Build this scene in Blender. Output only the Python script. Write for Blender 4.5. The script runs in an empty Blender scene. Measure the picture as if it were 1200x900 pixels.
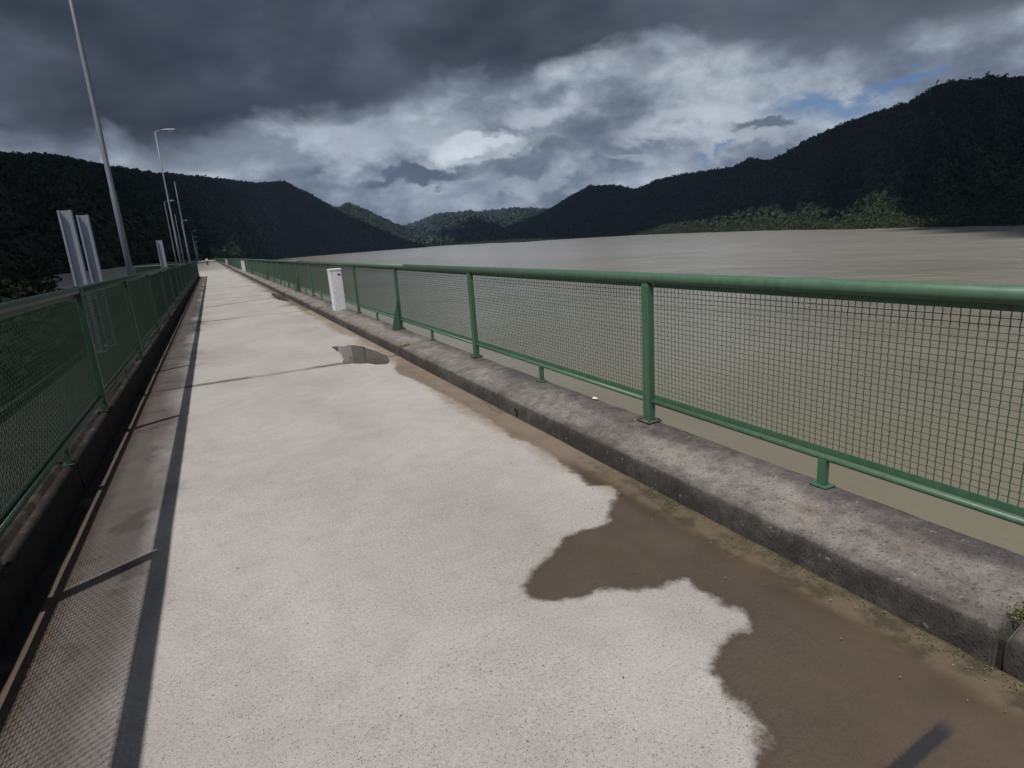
import bpy, bmesh, math, random
import numpy as np
from mathutils import Vector, Matrix, noise as mnoise

random.seed(7)
rng = np.random.default_rng(11)
scene = bpy.context.scene
COL = scene.collection

# ------------------------------------------------------------------ camera
EYE = 1.606
cam_d = bpy.data.cameras.new('camera')
cam_d.sensor_width = 36.0
cam_d.lens = 21.09
cam_d.clip_start = 0.05
cam_d.clip_end = 30000
cam = bpy.data.objects.new('camera', cam_d)
COL.objects.link(cam)
r_ = Vector((0.89427744, -0.442037, -0.06979358))
u_ = Vector((0.16698419, 0.18491112, 0.96846485))
f_ = Vector((0.41519169, 0.87773069, -0.23917503))
cam.matrix_world = Matrix(((r_.x, u_.x, -f_.x, 0), (r_.y, u_.y, -f_.y, 0), (r_.z, u_.z, -f_.z, EYE), (0, 0, 0, 1)))
scene.camera = cam

scene.view_settings.view_transform = 'Standard'
scene.view_settings.look = 'None'
scene.view_settings.gamma = 1.0
scene.view_settings.use_curve_mapping = False
scene.view_settings.exposure = 0.0

# ------------------------------------------------------------------ sun
SUN_TRAVEL = Vector((0.447, 0.265, -1.0)).normalized()
sl = bpy.data.lights.new('sun', 'SUN')
sl.energy = 4.15
sl.angle = math.radians(0.7)
sl.color = (1.0, 0.95, 0.885)
sun = bpy.data.objects.new('sun', sl)
sun.rotation_euler = SUN_TRAVEL.to_track_quat('-Z', 'Y').to_euler()
COL.objects.link(sun)


# ------------------------------------------------------------------ node helpers
class NT:
    def __init__(s, tree):
        s.t = tree
        s.n = tree.nodes
        s.l = tree.links

    def add(s, typ, ins=None, **props):
        n = s.n.new(typ)
        for k, v in props.items():
            setattr(n, k, v)
        if ins:
            for k, v in ins.items():
                sock = n.inputs[k]
                if isinstance(v, bpy.types.NodeSocket):
                    s.l.new(v, sock)
                else:
                    sock.default_value = v
        return n

    def math(s, op, a, b=None, c=None, clamp=False):
        n = s.n.new('ShaderNodeMath')
        n.operation = op
        n.use_clamp = clamp
        for i, v in enumerate((a, b, c)):
            if v is None:
                continue
            if isinstance(v, bpy.types.NodeSocket):
                s.l.new(v, n.inputs[i])
            else:
                n.inputs[i].default_value = v
        return n.outputs[0]

    def sstep(s, v, lo, hi, a=0.0, b=1.0):
        n = s.add('ShaderNodeMapRange', {'Value': v, 'From Min': lo, 'From Max': hi, 'To Min': a, 'To Max': b}, interpolation_type='SMOOTHSTEP')
        return n.outputs[0]

    def lin(s, v, lo, hi, a=0.0, b=1.0):
        return s.add('ShaderNodeMapRange', {'Value': v, 'From Min': lo, 'From Max': hi, 'To Min': a, 'To Max': b}).outputs[0]

    def noise(s, vec, scale, detail=4.0, rough=0.5, dist=0.0):
        ins = {'Scale': scale, 'Detail': detail, 'Roughness': rough, 'Distortion': dist}
        if vec is not None:
            ins['Vector'] = vec
        return s.add('ShaderNodeTexNoise', ins).outputs[0]

    def mix(s, f, a, b, blend='MIX'):
        n = s.add('ShaderNodeMix', data_type='RGBA', blend_type=blend)
        for i, v in ((0, f), (6, a), (7, b)):
            if isinstance(v, bpy.types.NodeSocket):
                s.l.new(v, n.inputs[i])
            else:
                n.inputs[i].default_value = v if i == 0 else (*v, 1.0)[:4]
        return n.outputs[2]

    def ramp(s, v, pts):
        n = s.add('ShaderNodeValToRGB', {'Fac': v})
        e = n.color_ramp.elements
        while len(e) < len(pts):
            e.new(0.5)
        for i, (p, c) in enumerate(pts):
            e[i].position = p
            e[i].color = (*c, 1.0) if not isinstance(c, (int, float)) else (c, c, c, 1.0)
        return n.outputs[0]

    def vscale(s, vec, xyz):
        return s.add('ShaderNodeVectorMath', {0: vec, 1: xyz}, operation='MULTIPLY').outputs[0]


# ------------------------------------------------------------------ world sky
world = bpy.data.worlds.new('World')
scene.world = world
world.use_nodes = True
W = NT(world.node_tree)
W.n.clear()
tc = W.add('ShaderNodeTexCoord').outputs['Generated']
sky = W.add('ShaderNodeTexSky', sky_type='NISHITA')
sky.sun_disc = False
sky.sun_elevation = math.radians(62.5)
sky.sun_rotation = math.radians(239.3)
sky.altitude = 200
sky.air_density = 1.3
sky.ozone_density = 1.6
sky_rgb = W.mix(1.0, sky.outputs[0], (0.085, 0.085, 0.085), 'MULTIPLY')
sep = W.add('ShaderNodeSeparateXYZ', {0: tc})
X, Y, Z = sep.outputs
az = W.math('MULTIPLY', W.math('ARCTAN2', X, Y), 57.2958)
el = W.math('MULTIPLY', W.math('ARCSINE', Z), 57.2958)
vec = W.vscale(tc, (1.0, 1.0, 1.6))
n_big = W.noise(vec, 2.6, 3.0, 0.5, 0.2)
n_med = W.noise(vec, 8.0, 9.0, 0.56, 0.25)
n_fine = W.noise(W.vscale(tc, (1.0, 1.0, 2.0)), 26.0, 8.0, 0.6, 0.15)
# billowing edge shapes
bill = W.add('ShaderNodeTexVoronoi', {'Vector': vec, 'Scale': 13.0, 'Detail': 3.0, 'Roughness': 0.55}, feature='SMOOTH_F1').outputs[0]
azw = W.math('ADD', az, W.math('MULTIPLY', W.math('SUBTRACT', n_med, 0.5), 9.0))
elw = W.math('ADD', el, W.math('ADD', W.math('MULTIPLY', W.math('SUBTRACT', n_med, 0.5), 7.0), W.math('MULTIPLY', W.math('SUBTRACT', n_fine, 0.5), 2.2)))


def blob(a0, e0, sa, se, lo=1.0, hi=0.3, crisp=False):
    da = W.math('DIVIDE', W.math('SUBTRACT', azw, a0), sa)
    de = W.math('DIVIDE', W.math('SUBTRACT', elw, e0), se)
    d = W.math('SQRT', W.math('ADD', W.math('MULTIPLY', da, da), W.math('MULTIPLY', de, de)))
    return W.sstep(d, hi, lo, 1.0, 0.0)


DARK = (0.036, 0.042, 0.058)
MIDD = (0.085, 0.097, 0.125)
MID = (0.15, 0.17, 0.21)
BRI = (0.34, 0.37, 0.42)
WHI = (0.56, 0.58, 0.63)
# low cloud field between the hills and the dark deck
n_soft = W.noise(vec, 6.5, 5.0, 0.5, 0.1)
low = W.ramp(W.math('ADD', W.math('MULTIPLY', n_soft, 0.85), W.math('MULTIPLY', n_fine, 0.2)),
             [(0.36, (0.12, 0.14, 0.185)), (0.46, (0.20, 0.225, 0.275)), (0.56, (0.35, 0.38, 0.43)), (0.68, (0.52, 0.55, 0.59)), (0.82, WHI)])
c = low
for (a0, e0, sa, se, colr, amt, *hi_) in [
        (3.0, 8.0, 12.0, 1.7, (0.20, 0.225, 0.27), 0.7),
        (13.0, 8.9, 5.5, 2.3, (0.46, 0.485, 0.54), 0.85),
        (18.0, 9.6, 9.0, 1.5, (0.36, 0.39, 0.44), 0.7),
        (18.5, 5.7, 6.0, 1.15, (0.095, 0.11, 0.15), 0.95, .5),
        (27.0, 6.0, 6.0, 1.2, (0.12, 0.14, 0.185), 0.75),
        (34.0, 7.8, 5.0, 1.6, (0.14, 0.16, 0.20), 0.7),
        (24.0, 7.9, 4.8, 1.5, (0.66, 0.68, 0.71), 0.92, .6),
        (26.0, 7.5, 2.6, .5, (0.40, 0.43, 0.48), 0.6),
        (24.0, 7.1, 3.0, .5, (0.32, 0.35, 0.40), 0.7),
        (29.5, 10.0, 4.0, 1.6, (0.48, 0.50, 0.55), 0.85),
        (23.0, 4.2, 7.0, 0.9, (0.25, 0.28, 0.34), 0.7),
        (28.0, 4.3, 5.5, 0.9, (0.46, 0.485, 0.53), 0.65),
        (42.0, 8.0, 7.5, 1.7, (0.52, 0.54, 0.585), 0.9),
        (38.0, 5.6, 5.0, 0.8, (0.42, 0.44, 0.49), 0.8),
        (46.5, 5.7, 4.0, 0.8, (0.44, 0.46, 0.50), 0.8)]:
    c = W.mix(W.math('MULTIPLY', blob(a0, e0, sa, se, 1.0, hi_[0] if hi_ else 0.3), amt), c, colr)
# fine internal structure
c = W.mix(0.5, c, W.ramp(W.noise(vec, 15.0, 6.0, 0.6), [(0.35, 0.82), (0.5, 1.0), (0.68, 1.14)]), 'MULTIPLY')
c = W.mix(0.4, c, W.ramp(n_fine, [(0.3, 0.78), (0.5, 1.0), (0.72, 1.25)]), 'MULTIPLY')
# blue openings on the right
blue = W.math('MAXIMUM', blob(53.0, 8.3, 7.2, 1.6, 1.0, 0.3), blob(43.8, 5.6, 1.4, 0.5, 1.0, 0.0))
blue = W.math('MAXIMUM', blue, blob(58.0, 9.2, 3.5, 0.5, 1.0, 0.3))
c = W.mix(W.math('MULTIPLY', blue, 0.8), c, W.mix(0.75, sky_rgb, (0.065, 0.15, 0.36)))
c = W.mix(W.math('MULTIPLY', blob(47.4, 6.9, 3.4, 0.7, 1.0, 0.5), 0.92), c, (0.13, 0.15, 0.19))
# dark deck above, its lower edge follows the azimuth
edge = W.ramp(W.lin(az, -60.0, 120.0), [(0.0, 0.50), (0.27, 0.44), (0.33, 0.43), (0.38, 0.54), (0.44, 0.62), (0.50, 0.69), (0.56, 0.72), (0.62, 0.60), (0.75, 0.60)])
edge = W.math('MULTIPLY', edge, 20.0)
dm = W.sstep(W.math('SUBTRACT', elw, edge), -1.0, 1.5)
dstruct = W.math('ADD', W.math('MULTIPLY', n_big, 0.6), W.math('MULTIPLY', n_med, 0.4))
deck_left = W.ramp(dstruct, [(0.40, DARK), (0.50, (0.056, 0.064, 0.082)), (0.58, MIDD), (0.68, MID)])
deck_right = W.ramp(dstruct, [(0.36, (0.07, 0.08, 0.105)), (0.5, (0.11, 0.123, 0.15)), (0.6, (0.16, 0.175, 0.21)), (0.7, (0.24, 0.255, 0.29))])
deckc = W.mix(W.sstep(azw, 24.0, 48.0), deck_left, deck_right)
deckc = W.mix(0.22, deckc, W.ramp(n_fine, [(0.3, 0.72), (0.5, 1.0), (0.72, 1.3)]), 'MULTIPLY')
front = W.mix(1.0, W.mix(dm, c, deckc), (0.97, 1.03, 1.08), 'MULTIPLY')
# broken bright cloud behind the viewer and round the sun
brok = W.ramp(W.math('ADD', W.math('MULTIPLY', n_med, 0.6), W.math('MULTIPLY', n_big, 0.4)),
              [(0.40, 0.0), (0.52, 1.0)])
backc = W.mix(brok, W.mix(0.0, sky_rgb, sky_rgb), W.ramp(n_med, [(0.35, (0.20, 0.215, 0.245)), (0.65, (0.45, 0.46, 0.49))]))
# direction towards the front of the picture
fd = W.add('ShaderNodeVectorMath', {0: tc, 1: (0.40, 0.82, -0.40)}, operation='DOT_PRODUCT').outputs['Value']
bm_ = W.sstep(fd, -0.05, -0.45)
skyc = W.mix(bm_, front, backc)
bg = W.add('ShaderNodeBackground', {'Color': skyc, 'Strength': 1.0})
wo = W.add('ShaderNodeOutputWorld')
W.l.new(bg.outputs[0], wo.inputs[0])


# ------------------------------------------------------------------ object helpers
def link(name, me, mat=None, parent=None, kind=None, loc=None):
    o = bpy.data.objects.new(name, me)
    COL.objects.link(o)
    if mat is not None and me is not None and not me.materials:
        me.materials.append(mat)
    if parent is not None:
        o.parent = parent
    if kind:
        o['kind'] = kind
    if loc is not None:
        o.location = loc
    return o


def tag(o, label, cat, group=None, kind=None):
    o['label'] = label
    o['category'] = cat
    if group:
        o['group'] = group
    if kind:
        o['kind'] = kind
    return o


def empty(name, loc, rz=0.0):
    o = bpy.data.objects.new(name, None)
    o.location = loc
    o.rotation_euler = (0, 0, rz)
    o.empty_display_size = 0.2
    COL.objects.link(o)
    return o


def mesh_np(name, v, f, smooth=False):
    """v (n,3), f (m,k) arrays"""
    me = bpy.data.meshes.new(name)
    v = np.asarray(v, dtype=np.float32)
    f = np.asarray(f, dtype=np.int32)
    m, k = f.shape
    me.vertices.add(len(v))
    me.vertices.foreach_set('co', v.ravel())
    me.loops.add(m * k)
    me.loops.foreach_set('vertex_index', f.ravel())
    me.polygons.add(m)
    me.polygons.foreach_set('loop_start', np.arange(0, m * k, k, dtype=np.int32))
    me.polygons.foreach_set('loop_total', np.full(m, k, dtype=np.int32))
    me.update(calc_edges=True)
    if smooth:
        me.polygons.foreach_set('use_smooth', np.ones(m, dtype=bool))
    me.validate()
    return me


def bm_mesh(bm, name, smooth=False):
    me = bpy.data.meshes.new(name)
    bmesh.ops.recalc_face_normals(bm, faces=bm.faces)
    bm.to_mesh(me)
    bm.free()
    if smooth:
        for p in me.polygons:
            p.use_smooth = True
    return me


def add_box(bm, x0, x1, y0, y1, z0, z1, bevel=0.0):
    r = bmesh.ops.create_cube(bm, size=1.0)
    vs = r['verts']
    for v in vs:
        v.co = Vector((x0 + (v.co.x + .5) * (x1 - x0), y0 + (v.co.y + .5) * (y1 - y0), z0 + (v.co.z + .5) * (z1 - z0)))
    if bevel > 0:
        es = list({e for v in vs for e in v.link_edges})
        bmesh.ops.bevel(bm, geom=es, offset=bevel, segments=2, affect='EDGES', profile=0.6)


def add_tube(bm, pts, rad, n=10, cap=True):
    """tube along pts; rad float or list"""
    rings = []
    pts = [Vector(p) for p in pts]
    for i, p in enumerate(pts):
        a = pts[max(i - 1, 0)]
        b = pts[min(i + 1, len(pts) - 1)]
        t = (b - a).normalized()
        up = Vector((0, 0, 1)) if abs(t.z) < 0.9 else Vector((0, 1, 0))
        s = t.cross(up).normalized()
        w = s.cross(t).normalized()
        rr = rad[i] if isinstance(rad, (list, tuple)) else rad
        rings.append([bm.verts.new(p + (s * math.cos(2 * math.pi * k / n) + w * math.sin(2 * math.pi * k / n)) * rr) for k in range(n)])
    for a, b in zip(rings[:-1], rings[1:]):
        for k in range(n):
            f = bm.faces.new((a[k], a[(k + 1) % n], b[(k + 1) % n], b[k]))
            f.smooth = True
    if cap:
        bm.faces.new(rings[0])
        bm.faces.new(rings[-1])


# numpy value noise / fbm
_perm = rng.random((256, 256)).astype(np.float64)


def vnoise(x, y):
    xi = np.floor(x).astype(int)
    yi = np.floor(y).astype(int)
    xf = x - xi
    yf = y - yi
    xf = xf * xf * (3 - 2 * xf)
    yf = yf * yf * (3 - 2 * yf)
    a = _perm[xi % 256, yi % 256]
    b = _perm[(xi + 1) % 256, yi % 256]
    c_ = _perm[xi % 256, (yi + 1) % 256]
    d = _perm[(xi + 1) % 256, (yi + 1) % 256]
    return (a * (1 - xf) + b * xf) * (1 - yf) + (c_ * (1 - xf) + d * xf) * yf


def fbm(x, y, o=5, g=0.5):
    s = 0
    amp = 1
    tot = 0
    for i in range(o):
        s = s + amp * vnoise(x * 2 ** i + 17.3 * i, y * 2 ** i + 9.1 * i)
        tot += amp
        amp *= g
    return s / tot - 0.5


# ------------------------------------------------------------------ materials
def new_mat(name):
    m = bpy.data.materials.new(name)
    m.use_nodes = True
    t = NT(m.node_tree)
    t.n.clear()
    out = t.add('ShaderNodeOutputMaterial')
    return m, t, out


def pbsdf(t, out, base, rough=0.8, normal=None, metal=0.0, spec=0.5, **kw):
    ins = {'Base Color': base if isinstance(base, bpy.types.NodeSocket) else (*base, 1.0), 'Roughness': rough, 'Metallic': metal, 'Specular IOR Level': spec}
    if normal is not None:
        ins['Normal'] = normal
    ins.update(kw)
    b = t.add('ShaderNodeBsdfPrincipled', ins)
    t.l.new(b.outputs[0], out.inputs[0])
    return b


def bump(t, h, strength=0.3, dist=0.01):
    return t.add('ShaderNodeBump', {'Height': h, 'Strength': strength, 'Distance': dist}).outputs[0]


def geopos(t):
    return t.add('ShaderNodeNewGeometry').outputs['Position']


# --- road concrete with wet patch, dark mark and silt along the kerb
def mat_road():
    m, t, out = new_mat('road_concrete')
    P = geopos(t)
    sx, sy, sz = t.add('ShaderNodeSeparateXYZ', {0: P}).outputs
    big = t.noise(t.vscale(P, (1, .55, 1)), 0.9, 5, 0.55, 0.3)
    med = t.noise(P, 6.0, 6, 0.6)
    fine = t.noise(P, 70.0, 5, 0.65)
    grit = t.noise(P, 260.0, 3, 0.6)
    base = t.ramp(big, [(0.30, (0.312, 0.290, 0.278)), (0.5, (0.366, 0.345, 0.331)), (0.7, (0.41, 0.39, 0.375))])
    base = t.mix(0.55, base, t.ramp(med, [(0.3, 0.86), (0.5, 1.0), (0.72, 1.1)]), 'MULTIPLY')
    base = t.mix(0.9, base, t.ramp(fine, [(0.3, 0.76), (0.5, 1.0), (0.7, 1.12)]), 'MULTIPLY')
    base = t.mix(0.75, base, t.ramp(grit, [(0.32, 0.52), (0.48, 1.0), (0.7, 1.18)]), 'MULTIPLY')
    # exposed dark aggregate specks, denser in worn patches
    vor = t.add('ShaderNodeTexVoronoi', {'Vector': t.add('ShaderNodeVectorMath', {0: P, 1: (0, 0, 0)}).outputs[0], 'Scale': 120.0, 'Randomness': 1.0})
    rsep = t.add('ShaderNodeSeparateColor', {0: vor.outputs['Color']}).outputs
    dens = t.lin(t.noise(P, 1.7, 4, 0.6), 0.38, 0.62, 0.04, 0.34)
    sel = t.math('LESS_THAN', rsep[0], dens)
    spk = t.math('MULTIPLY', sel, t.sstep(vor.outputs['Distance'], 0.40, 0.16))
    base = t.mix(t.math('MULTIPLY', spk, 0.7), base, (0.10, 0.092, 0.088))
    vorb = t.add('ShaderNodeTexVoronoi', {'Vector': P, 'Scale': 60.0, 'Randomness': 1.0})
    rb = t.add('ShaderNodeSeparateColor', {0: vorb.outputs['Color']}).outputs
    pit = t.math('MULTIPLY', t.math('LESS_THAN', rb[0], 0.010), t.sstep(t.math('ADD', vorb.outputs['Distance'], t.math('MULTIPLY', t.math('SUBTRACT', fine, .5), .5)), 0.34, 0.16))
    spk = t.math('MAXIMUM', spk, pit)
    base = t.mix(t.math('MULTIPLY', pit, 0.75), base, (0.07, 0.063, 0.06))
    spk2 = t.math('MULTIPLY', t.math('GREATER_THAN', rsep[1], 0.93), t.sstep(vor.outputs['Distance'], 0.45, 0.2))
    base = t.mix(t.math('MULTIPLY', spk2, 0.5), base, (0.5, 0.48, 0.45))
    # dirt along the slab joints
    jm = t.math('ABSOLUTE', t.math('SUBTRACT', t.math('FLOORED_MODULO', t.math('ADD', t.math('ADD', sy, 0.15 + 4.425), t.math('MULTIPLY', t.math('SUBTRACT', med, .5), 0.06)), 8.85), 4.425))
    jd = t.math('MULTIPLY', t.sstep(jm, 0.14, 0.03), t.sstep(t.noise(P, 1.4, 4, .6), .38, .54, .35, 1.0))
    base = t.mix(t.math('MULTIPLY', jd, .8), base, (0.075, 0.068, 0.06))
    # transverse trowel marks
    trow = t.noise(t.vscale(P, (0.8, 14.0, 1)), 2.2, 4, 0.6)
    base = t.mix(0.16, base, t.ramp(trow, [(0.35, 0.88), (0.6, 1.05)]), 'MULTIPLY')
    # dirt and mesh shadow, both painted darker along the left ledge
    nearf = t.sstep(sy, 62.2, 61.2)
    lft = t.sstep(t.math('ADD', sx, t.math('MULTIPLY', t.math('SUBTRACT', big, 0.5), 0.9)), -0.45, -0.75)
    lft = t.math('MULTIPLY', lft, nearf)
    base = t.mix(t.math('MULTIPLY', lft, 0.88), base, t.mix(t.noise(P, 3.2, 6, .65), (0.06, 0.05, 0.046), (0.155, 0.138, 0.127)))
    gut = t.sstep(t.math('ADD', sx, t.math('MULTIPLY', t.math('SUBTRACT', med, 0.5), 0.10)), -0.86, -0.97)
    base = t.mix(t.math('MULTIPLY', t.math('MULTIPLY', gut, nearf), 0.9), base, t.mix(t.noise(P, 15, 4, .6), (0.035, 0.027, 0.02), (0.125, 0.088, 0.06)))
    base = t.mix(t.math('MULTIPLY', t.sstep(sx, -1.005, -1.04), nearf), base, (0.012, 0.010, 0.008))  # the ledge's ground shadow painted in as a near-black strip
    # old oily blotches on the left
    bl = t.sstep(t.math('ADD', t.noise(P, 2.3, 3, 0.5), t.math('MULTIPLY', lft, 0.1)), 0.66, 0.74)
    base = t.mix(t.math('MULTIPLY', bl, t.math('MULTIPLY', lft, 0.6)), base, (0.07, 0.055, 0.05))
    # silt along the right kerb
    dk = t.math('SUBTRACT', 2.262, sx)
    dkn = t.math('ADD', dk, t.math('MULTIPLY', t.math('SUBTRACT', t.noise(t.vscale(P, (1, .5, 1)), 1.3, 6, 0.6), 0.5), 0.75))
    silt = t.sstep(dkn, 0.34, 0.10)
    siltc = t.mix(med, (0.17, 0.13, 0.095), (0.26, 0.21, 0.16))
    siltc = t.mix(t.sstep(t.noise(P, 9.0, 5, 0.65), 0.5, 0.66), siltc, (0.085, 0.072, 0.045))
    base = t.mix(t.math('MULTIPLY', silt, 0.85), base, siltc)
    # damp patches at intervals further away
    dmp = t.math('MULTIPLY', t.sstep(dkn, 0.62, 0.3), t.sstep(t.noise(t.vscale(P, (0.5, 1, 1)), 0.32, 3, 0.5), 0.55, 0.6))
    dmp = t.math('MULTIPLY', dmp, t.sstep(sy, 17.0, 20.0))
    base = t.mix(t.math('MULTIPLY', dmp, 0.75), base, (0.10, 0.08, 0.062))
    # the wet patch: signed distance stored on the mesh
    at = t.add('ShaderNodeAttribute', attribute_name='wet').outputs['Fac']
    jit = t.math('ADD', t.math('MULTIPLY', t.math('SUBTRACT', t.noise(P, 9.0, 5, 0.62), 0.5), 0.14), t.math('MULTIPLY', t.math('SUBTRACT', fine, 0.5), 0.05))
    sd = t.math('ADD', at, jit)
    wet = t.sstep(sd, -0.03, 0.03)
    wetc = t.mix(1.0, base, (0.235, 0.2, 0.17), 'MULTIPLY')
    silt2 = t.mix(t.noise(P, 3.5, 5, 0.55), (0.060, 0.044, 0.032), (0.135, 0.102, 0.073))
    wetc = t.mix(t.sstep(at, 0.0, 0.5, 0.2, 0.65), wetc, silt2)
    wetc = t.mix(t.math('MULTIPLY', t.sstep(sd, 0.07, 0.015), 0.35), wetc, (0.06, 0.048, 0.036))
    # drying brown silt strip next to the kerb
    siltn = t.mix(t.sstep(t.noise(P, 6.0, 5, 0.65), 0.42, 0.6), (0.125, 0.096, 0.066), (0.052, 0.046, 0.026))
    siltc = t.mix(t.sstep(sy, 4.2, 2.6), siltc, siltn)
    strip = t.sstep(t.math('ADD', dk, t.math('MULTIPLY', t.math('SUBTRACT', t.noise(P, 5, 5, .6), .5), 0.16)), 0.23, 0.12)
    dry = t.math('MULTIPLY', strip, 0.85)
    wetc = t.mix(dry, wetc, siltc)
    far_dry = t.sstep(sy, 3.1, 3.9)
    wetc = t.mix(t.math('MULTIPLY', far_dry, 0.8), wetc, t.mix(t.noise(P, 4.5, 6, .65), (0.085, 0.066, 0.05), (0.27, 0.215, 0.165)))
    base = t.mix(wet, base, wetc)
    blue_mark = t.math('MULTIPLY', t.sstep(t.math('ADD', t.math('ABSOLUTE', t.math('SUBTRACT', sy, t.math('ADD', 0.72, t.math('MULTIPLY', sx, 0.078)))), t.math('MULTIPLY', t.math('SUBTRACT', fine, .5), .02)), 0.032, 0.014), t.math('MULTIPLY', t.sstep(sx, 1.46, 1.55), t.sstep(sx, 1.90, 1.80)))
    base = t.mix(t.math('MULTIPLY', blue_mark, .8), base, (0.018, 0.024, 0.032))  # short dark bluish streak across the near right of the road
    wshine = t.math('MULTIPLY', wet, t.math('MULTIPLY', t.math('SUBTRACT', 1.0, far_dry), t.math('SUBTRACT', 1.0, dry)))
    rough = t.mix(wshine, (0.9, 0.9, 0.9), (0.30, 0.30, 0.30))
    rough = t.add('ShaderNodeSeparateColor', {0: rough}).outputs[0]
    deep = t.math('MULTIPLY', wshine, t.sstep(t.math('ADD', at, t.math('MULTIPLY', t.math('SUBTRACT', t.noise(P, 2.6, 4, .55), .5), .5)), 0.10, 0.26))
    rough = t.math('SUBTRACT', rough, t.math('MULTIPLY', deep, 0.25))
    h = t.math('ADD', t.math('MULTIPLY', grit, 0.5), t.math('MULTIPLY', fine, 0.6))
    h = t.math('SUBTRACT', h, t.math('MULTIPLY', spk, 0.8))
    nb = t.add('ShaderNodeBump', {'Height': h, 'Strength': t.math('SUBTRACT', t.lin(wshine, 0, 1, 0.65, 0.26), t.math('MULTIPLY', deep, 0.235)), 'Distance': 0.003}).outputs[0]
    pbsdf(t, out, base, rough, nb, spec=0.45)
    return m


def mat_weathered(name, dark, mid, light, edge=True, bands=True, fc=((0.036, 0.034, 0.033), (0.10, 0.094, 0.088)), spk=0.5):
    m, t, out = new_mat(name)
    P = geopos(t)
    sx, sy, sz = t.add('ShaderNodeSeparateXYZ', {0: P}).outputs
    nx, ny, nz = t.add('ShaderNodeSeparateXYZ', {0: t.add('ShaderNodeNewGeometry').outputs['Normal']}).outputs
    big = t.noise(t.vscale(P, (1.4, 0.6, 1)), 1.8, 5, 0.6, 0.3)
    med = t.noise(P, 11.0, 6, 0.65)
    fine = t.noise(P, 90.0, 4, 0.7)
    v = t.math('ADD', t.math('MULTIPLY', big, 0.55), t.math('MULTIPLY', med, 0.45))
    if bands:
        # lichen is thicker towards both edges of the walkway
        mid_x = t.math('ABSOLUTE', t.math('SUBTRACT', sx, 2.46))
        v = t.math('SUBTRACT', v, t.math('MULTIPLY', t.sstep(mid_x, 0.05, 0.26), 0.15))
    base = t.ramp(v, [(0.30, dark), (0.44, mid), (0.60, light)])
    base = t.mix(0.8, base, t.ramp(fine, [(0.3, 0.66), (0.5, 1.0), (0.7, 1.2)]), 'MULTIPLY')
    brown = t.sstep(t.noise(P, 3.7, 5, 0.6), 0.54, 0.68)
    base = t.mix(t.math('MULTIPLY', brown, 0.35), base, (0.16, 0.12, 0.085))
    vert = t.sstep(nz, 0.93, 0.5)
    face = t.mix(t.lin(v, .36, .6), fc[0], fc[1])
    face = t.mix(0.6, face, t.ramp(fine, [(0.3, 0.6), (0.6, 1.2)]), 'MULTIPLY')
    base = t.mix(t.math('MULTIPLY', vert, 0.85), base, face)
    base = t.mix(t.math('MULTIPLY', t.sstep(t.noise(P, 24, 4, .7), .63, .7), spk), base, (0.42, 0.40, 0.38))
    h = t.math('ADD', t.math('MULTIPLY', med, 0.5), t.math('MULTIPLY', fine, 0.5))
    pit2 = t.sstep(t.noise(P, 55.0, 3, .6), .60, .68)
    base = t.mix(t.math('MULTIPLY', pit2, .3), base, (0.03, 0.028, 0.027))
    h = t.math('SUBTRACT', h, t.math('MULTIPLY', pit2, .4))
    pbsdf(t, out, base, 0.92, bump(t, h, 0.9, 0.012), spec=0.3)
    return m


def mat_paint(name, col, rough=0.4, wear=0.25, wearcol=(0.09, 0.075, 0.06), metal=0.0, scale=1.0, rust=0.0):
    m, t, out = new_mat(name)
    P = geopos(t)
    a = t.noise(P, 5.0 * scale, 5, 0.6)
    b = t.noise(P, 40.0 * scale, 4, 0.65)
    base = t.mix(a, tuple(x * 0.82 for x in col), tuple(min(1, x * 1.15) for x in col))
    base = t.mix(t.math('MULTIPLY', t.sstep(t.math('ADD', t.math('MULTIPLY', a, .5), t.math('MULTIPLY', b, .5)), 0.56, 0.66), wear), base, wearcol)
    if rust:
        rs = t.sstep(t.math('ADD', t.math('MULTIPLY', t.noise(P, 16.0, 5, .65), .7), t.math('MULTIPLY', a, .3)), 0.60, 0.66)
        base = t.mix(t.math('MULTIPLY', rs, rust), base, (0.085, 0.04, 0.022))
        drip = t.noise(t.vscale(P, (30, 30, 1.5)), 1.0, 3, .5)
        base = t.mix(0.5, base, t.ramp(drip, [(.35, .75), (.6, 1.1)]), 'MULTIPLY')
    rg = t.lin(b, 0.3, 0.7, rough - 0.08, rough + 0.12)
    pbsdf(t, out, base, rg, bump(t, b, 0.15, 0.002), metal=metal)
    return m


def mat_plain(name, c0, c1, scale=4.0, rough=0.85, bstr=0.3, bdist=0.02):
    m, t, out = new_mat(name)
    P = geopos(t)
    a = t.noise(P, scale, 7, 0.6)
    b = t.noise(P, scale * 9, 4, 0.6)
    base = t.mix(t.lin(a, 0.3, 0.7), c0, c1)
    base = t.mix(0.5, base, t.ramp(b, [(0.3, 0.8), (0.7, 1.15)]), 'MULTIPLY')
    pbsdf(t, out, base, rough, bump(t, a, bstr, bdist))
    return m


def mat_foliage(name, cols, scale=0.02, trans=0.15):
    m, t, out = new_mat(name)
    g = t.add('ShaderNodeNewGeometry')
    P = g.outputs['Position']
    isl = g.outputs['Random Per Island']
    a = t.noise(P, scale, 5, 0.6)
    v = t.math('ADD', t.math('MULTIPLY', a, 0.6), t.math('MULTIPLY', isl, 0.4))
    base = t.ramp(v, [(0.25, cols[0]), (0.5, cols[1]), (0.72, cols[2])])
    pbsdf(t, out, base, 0.75, spec=0.25)
    return m


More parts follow.
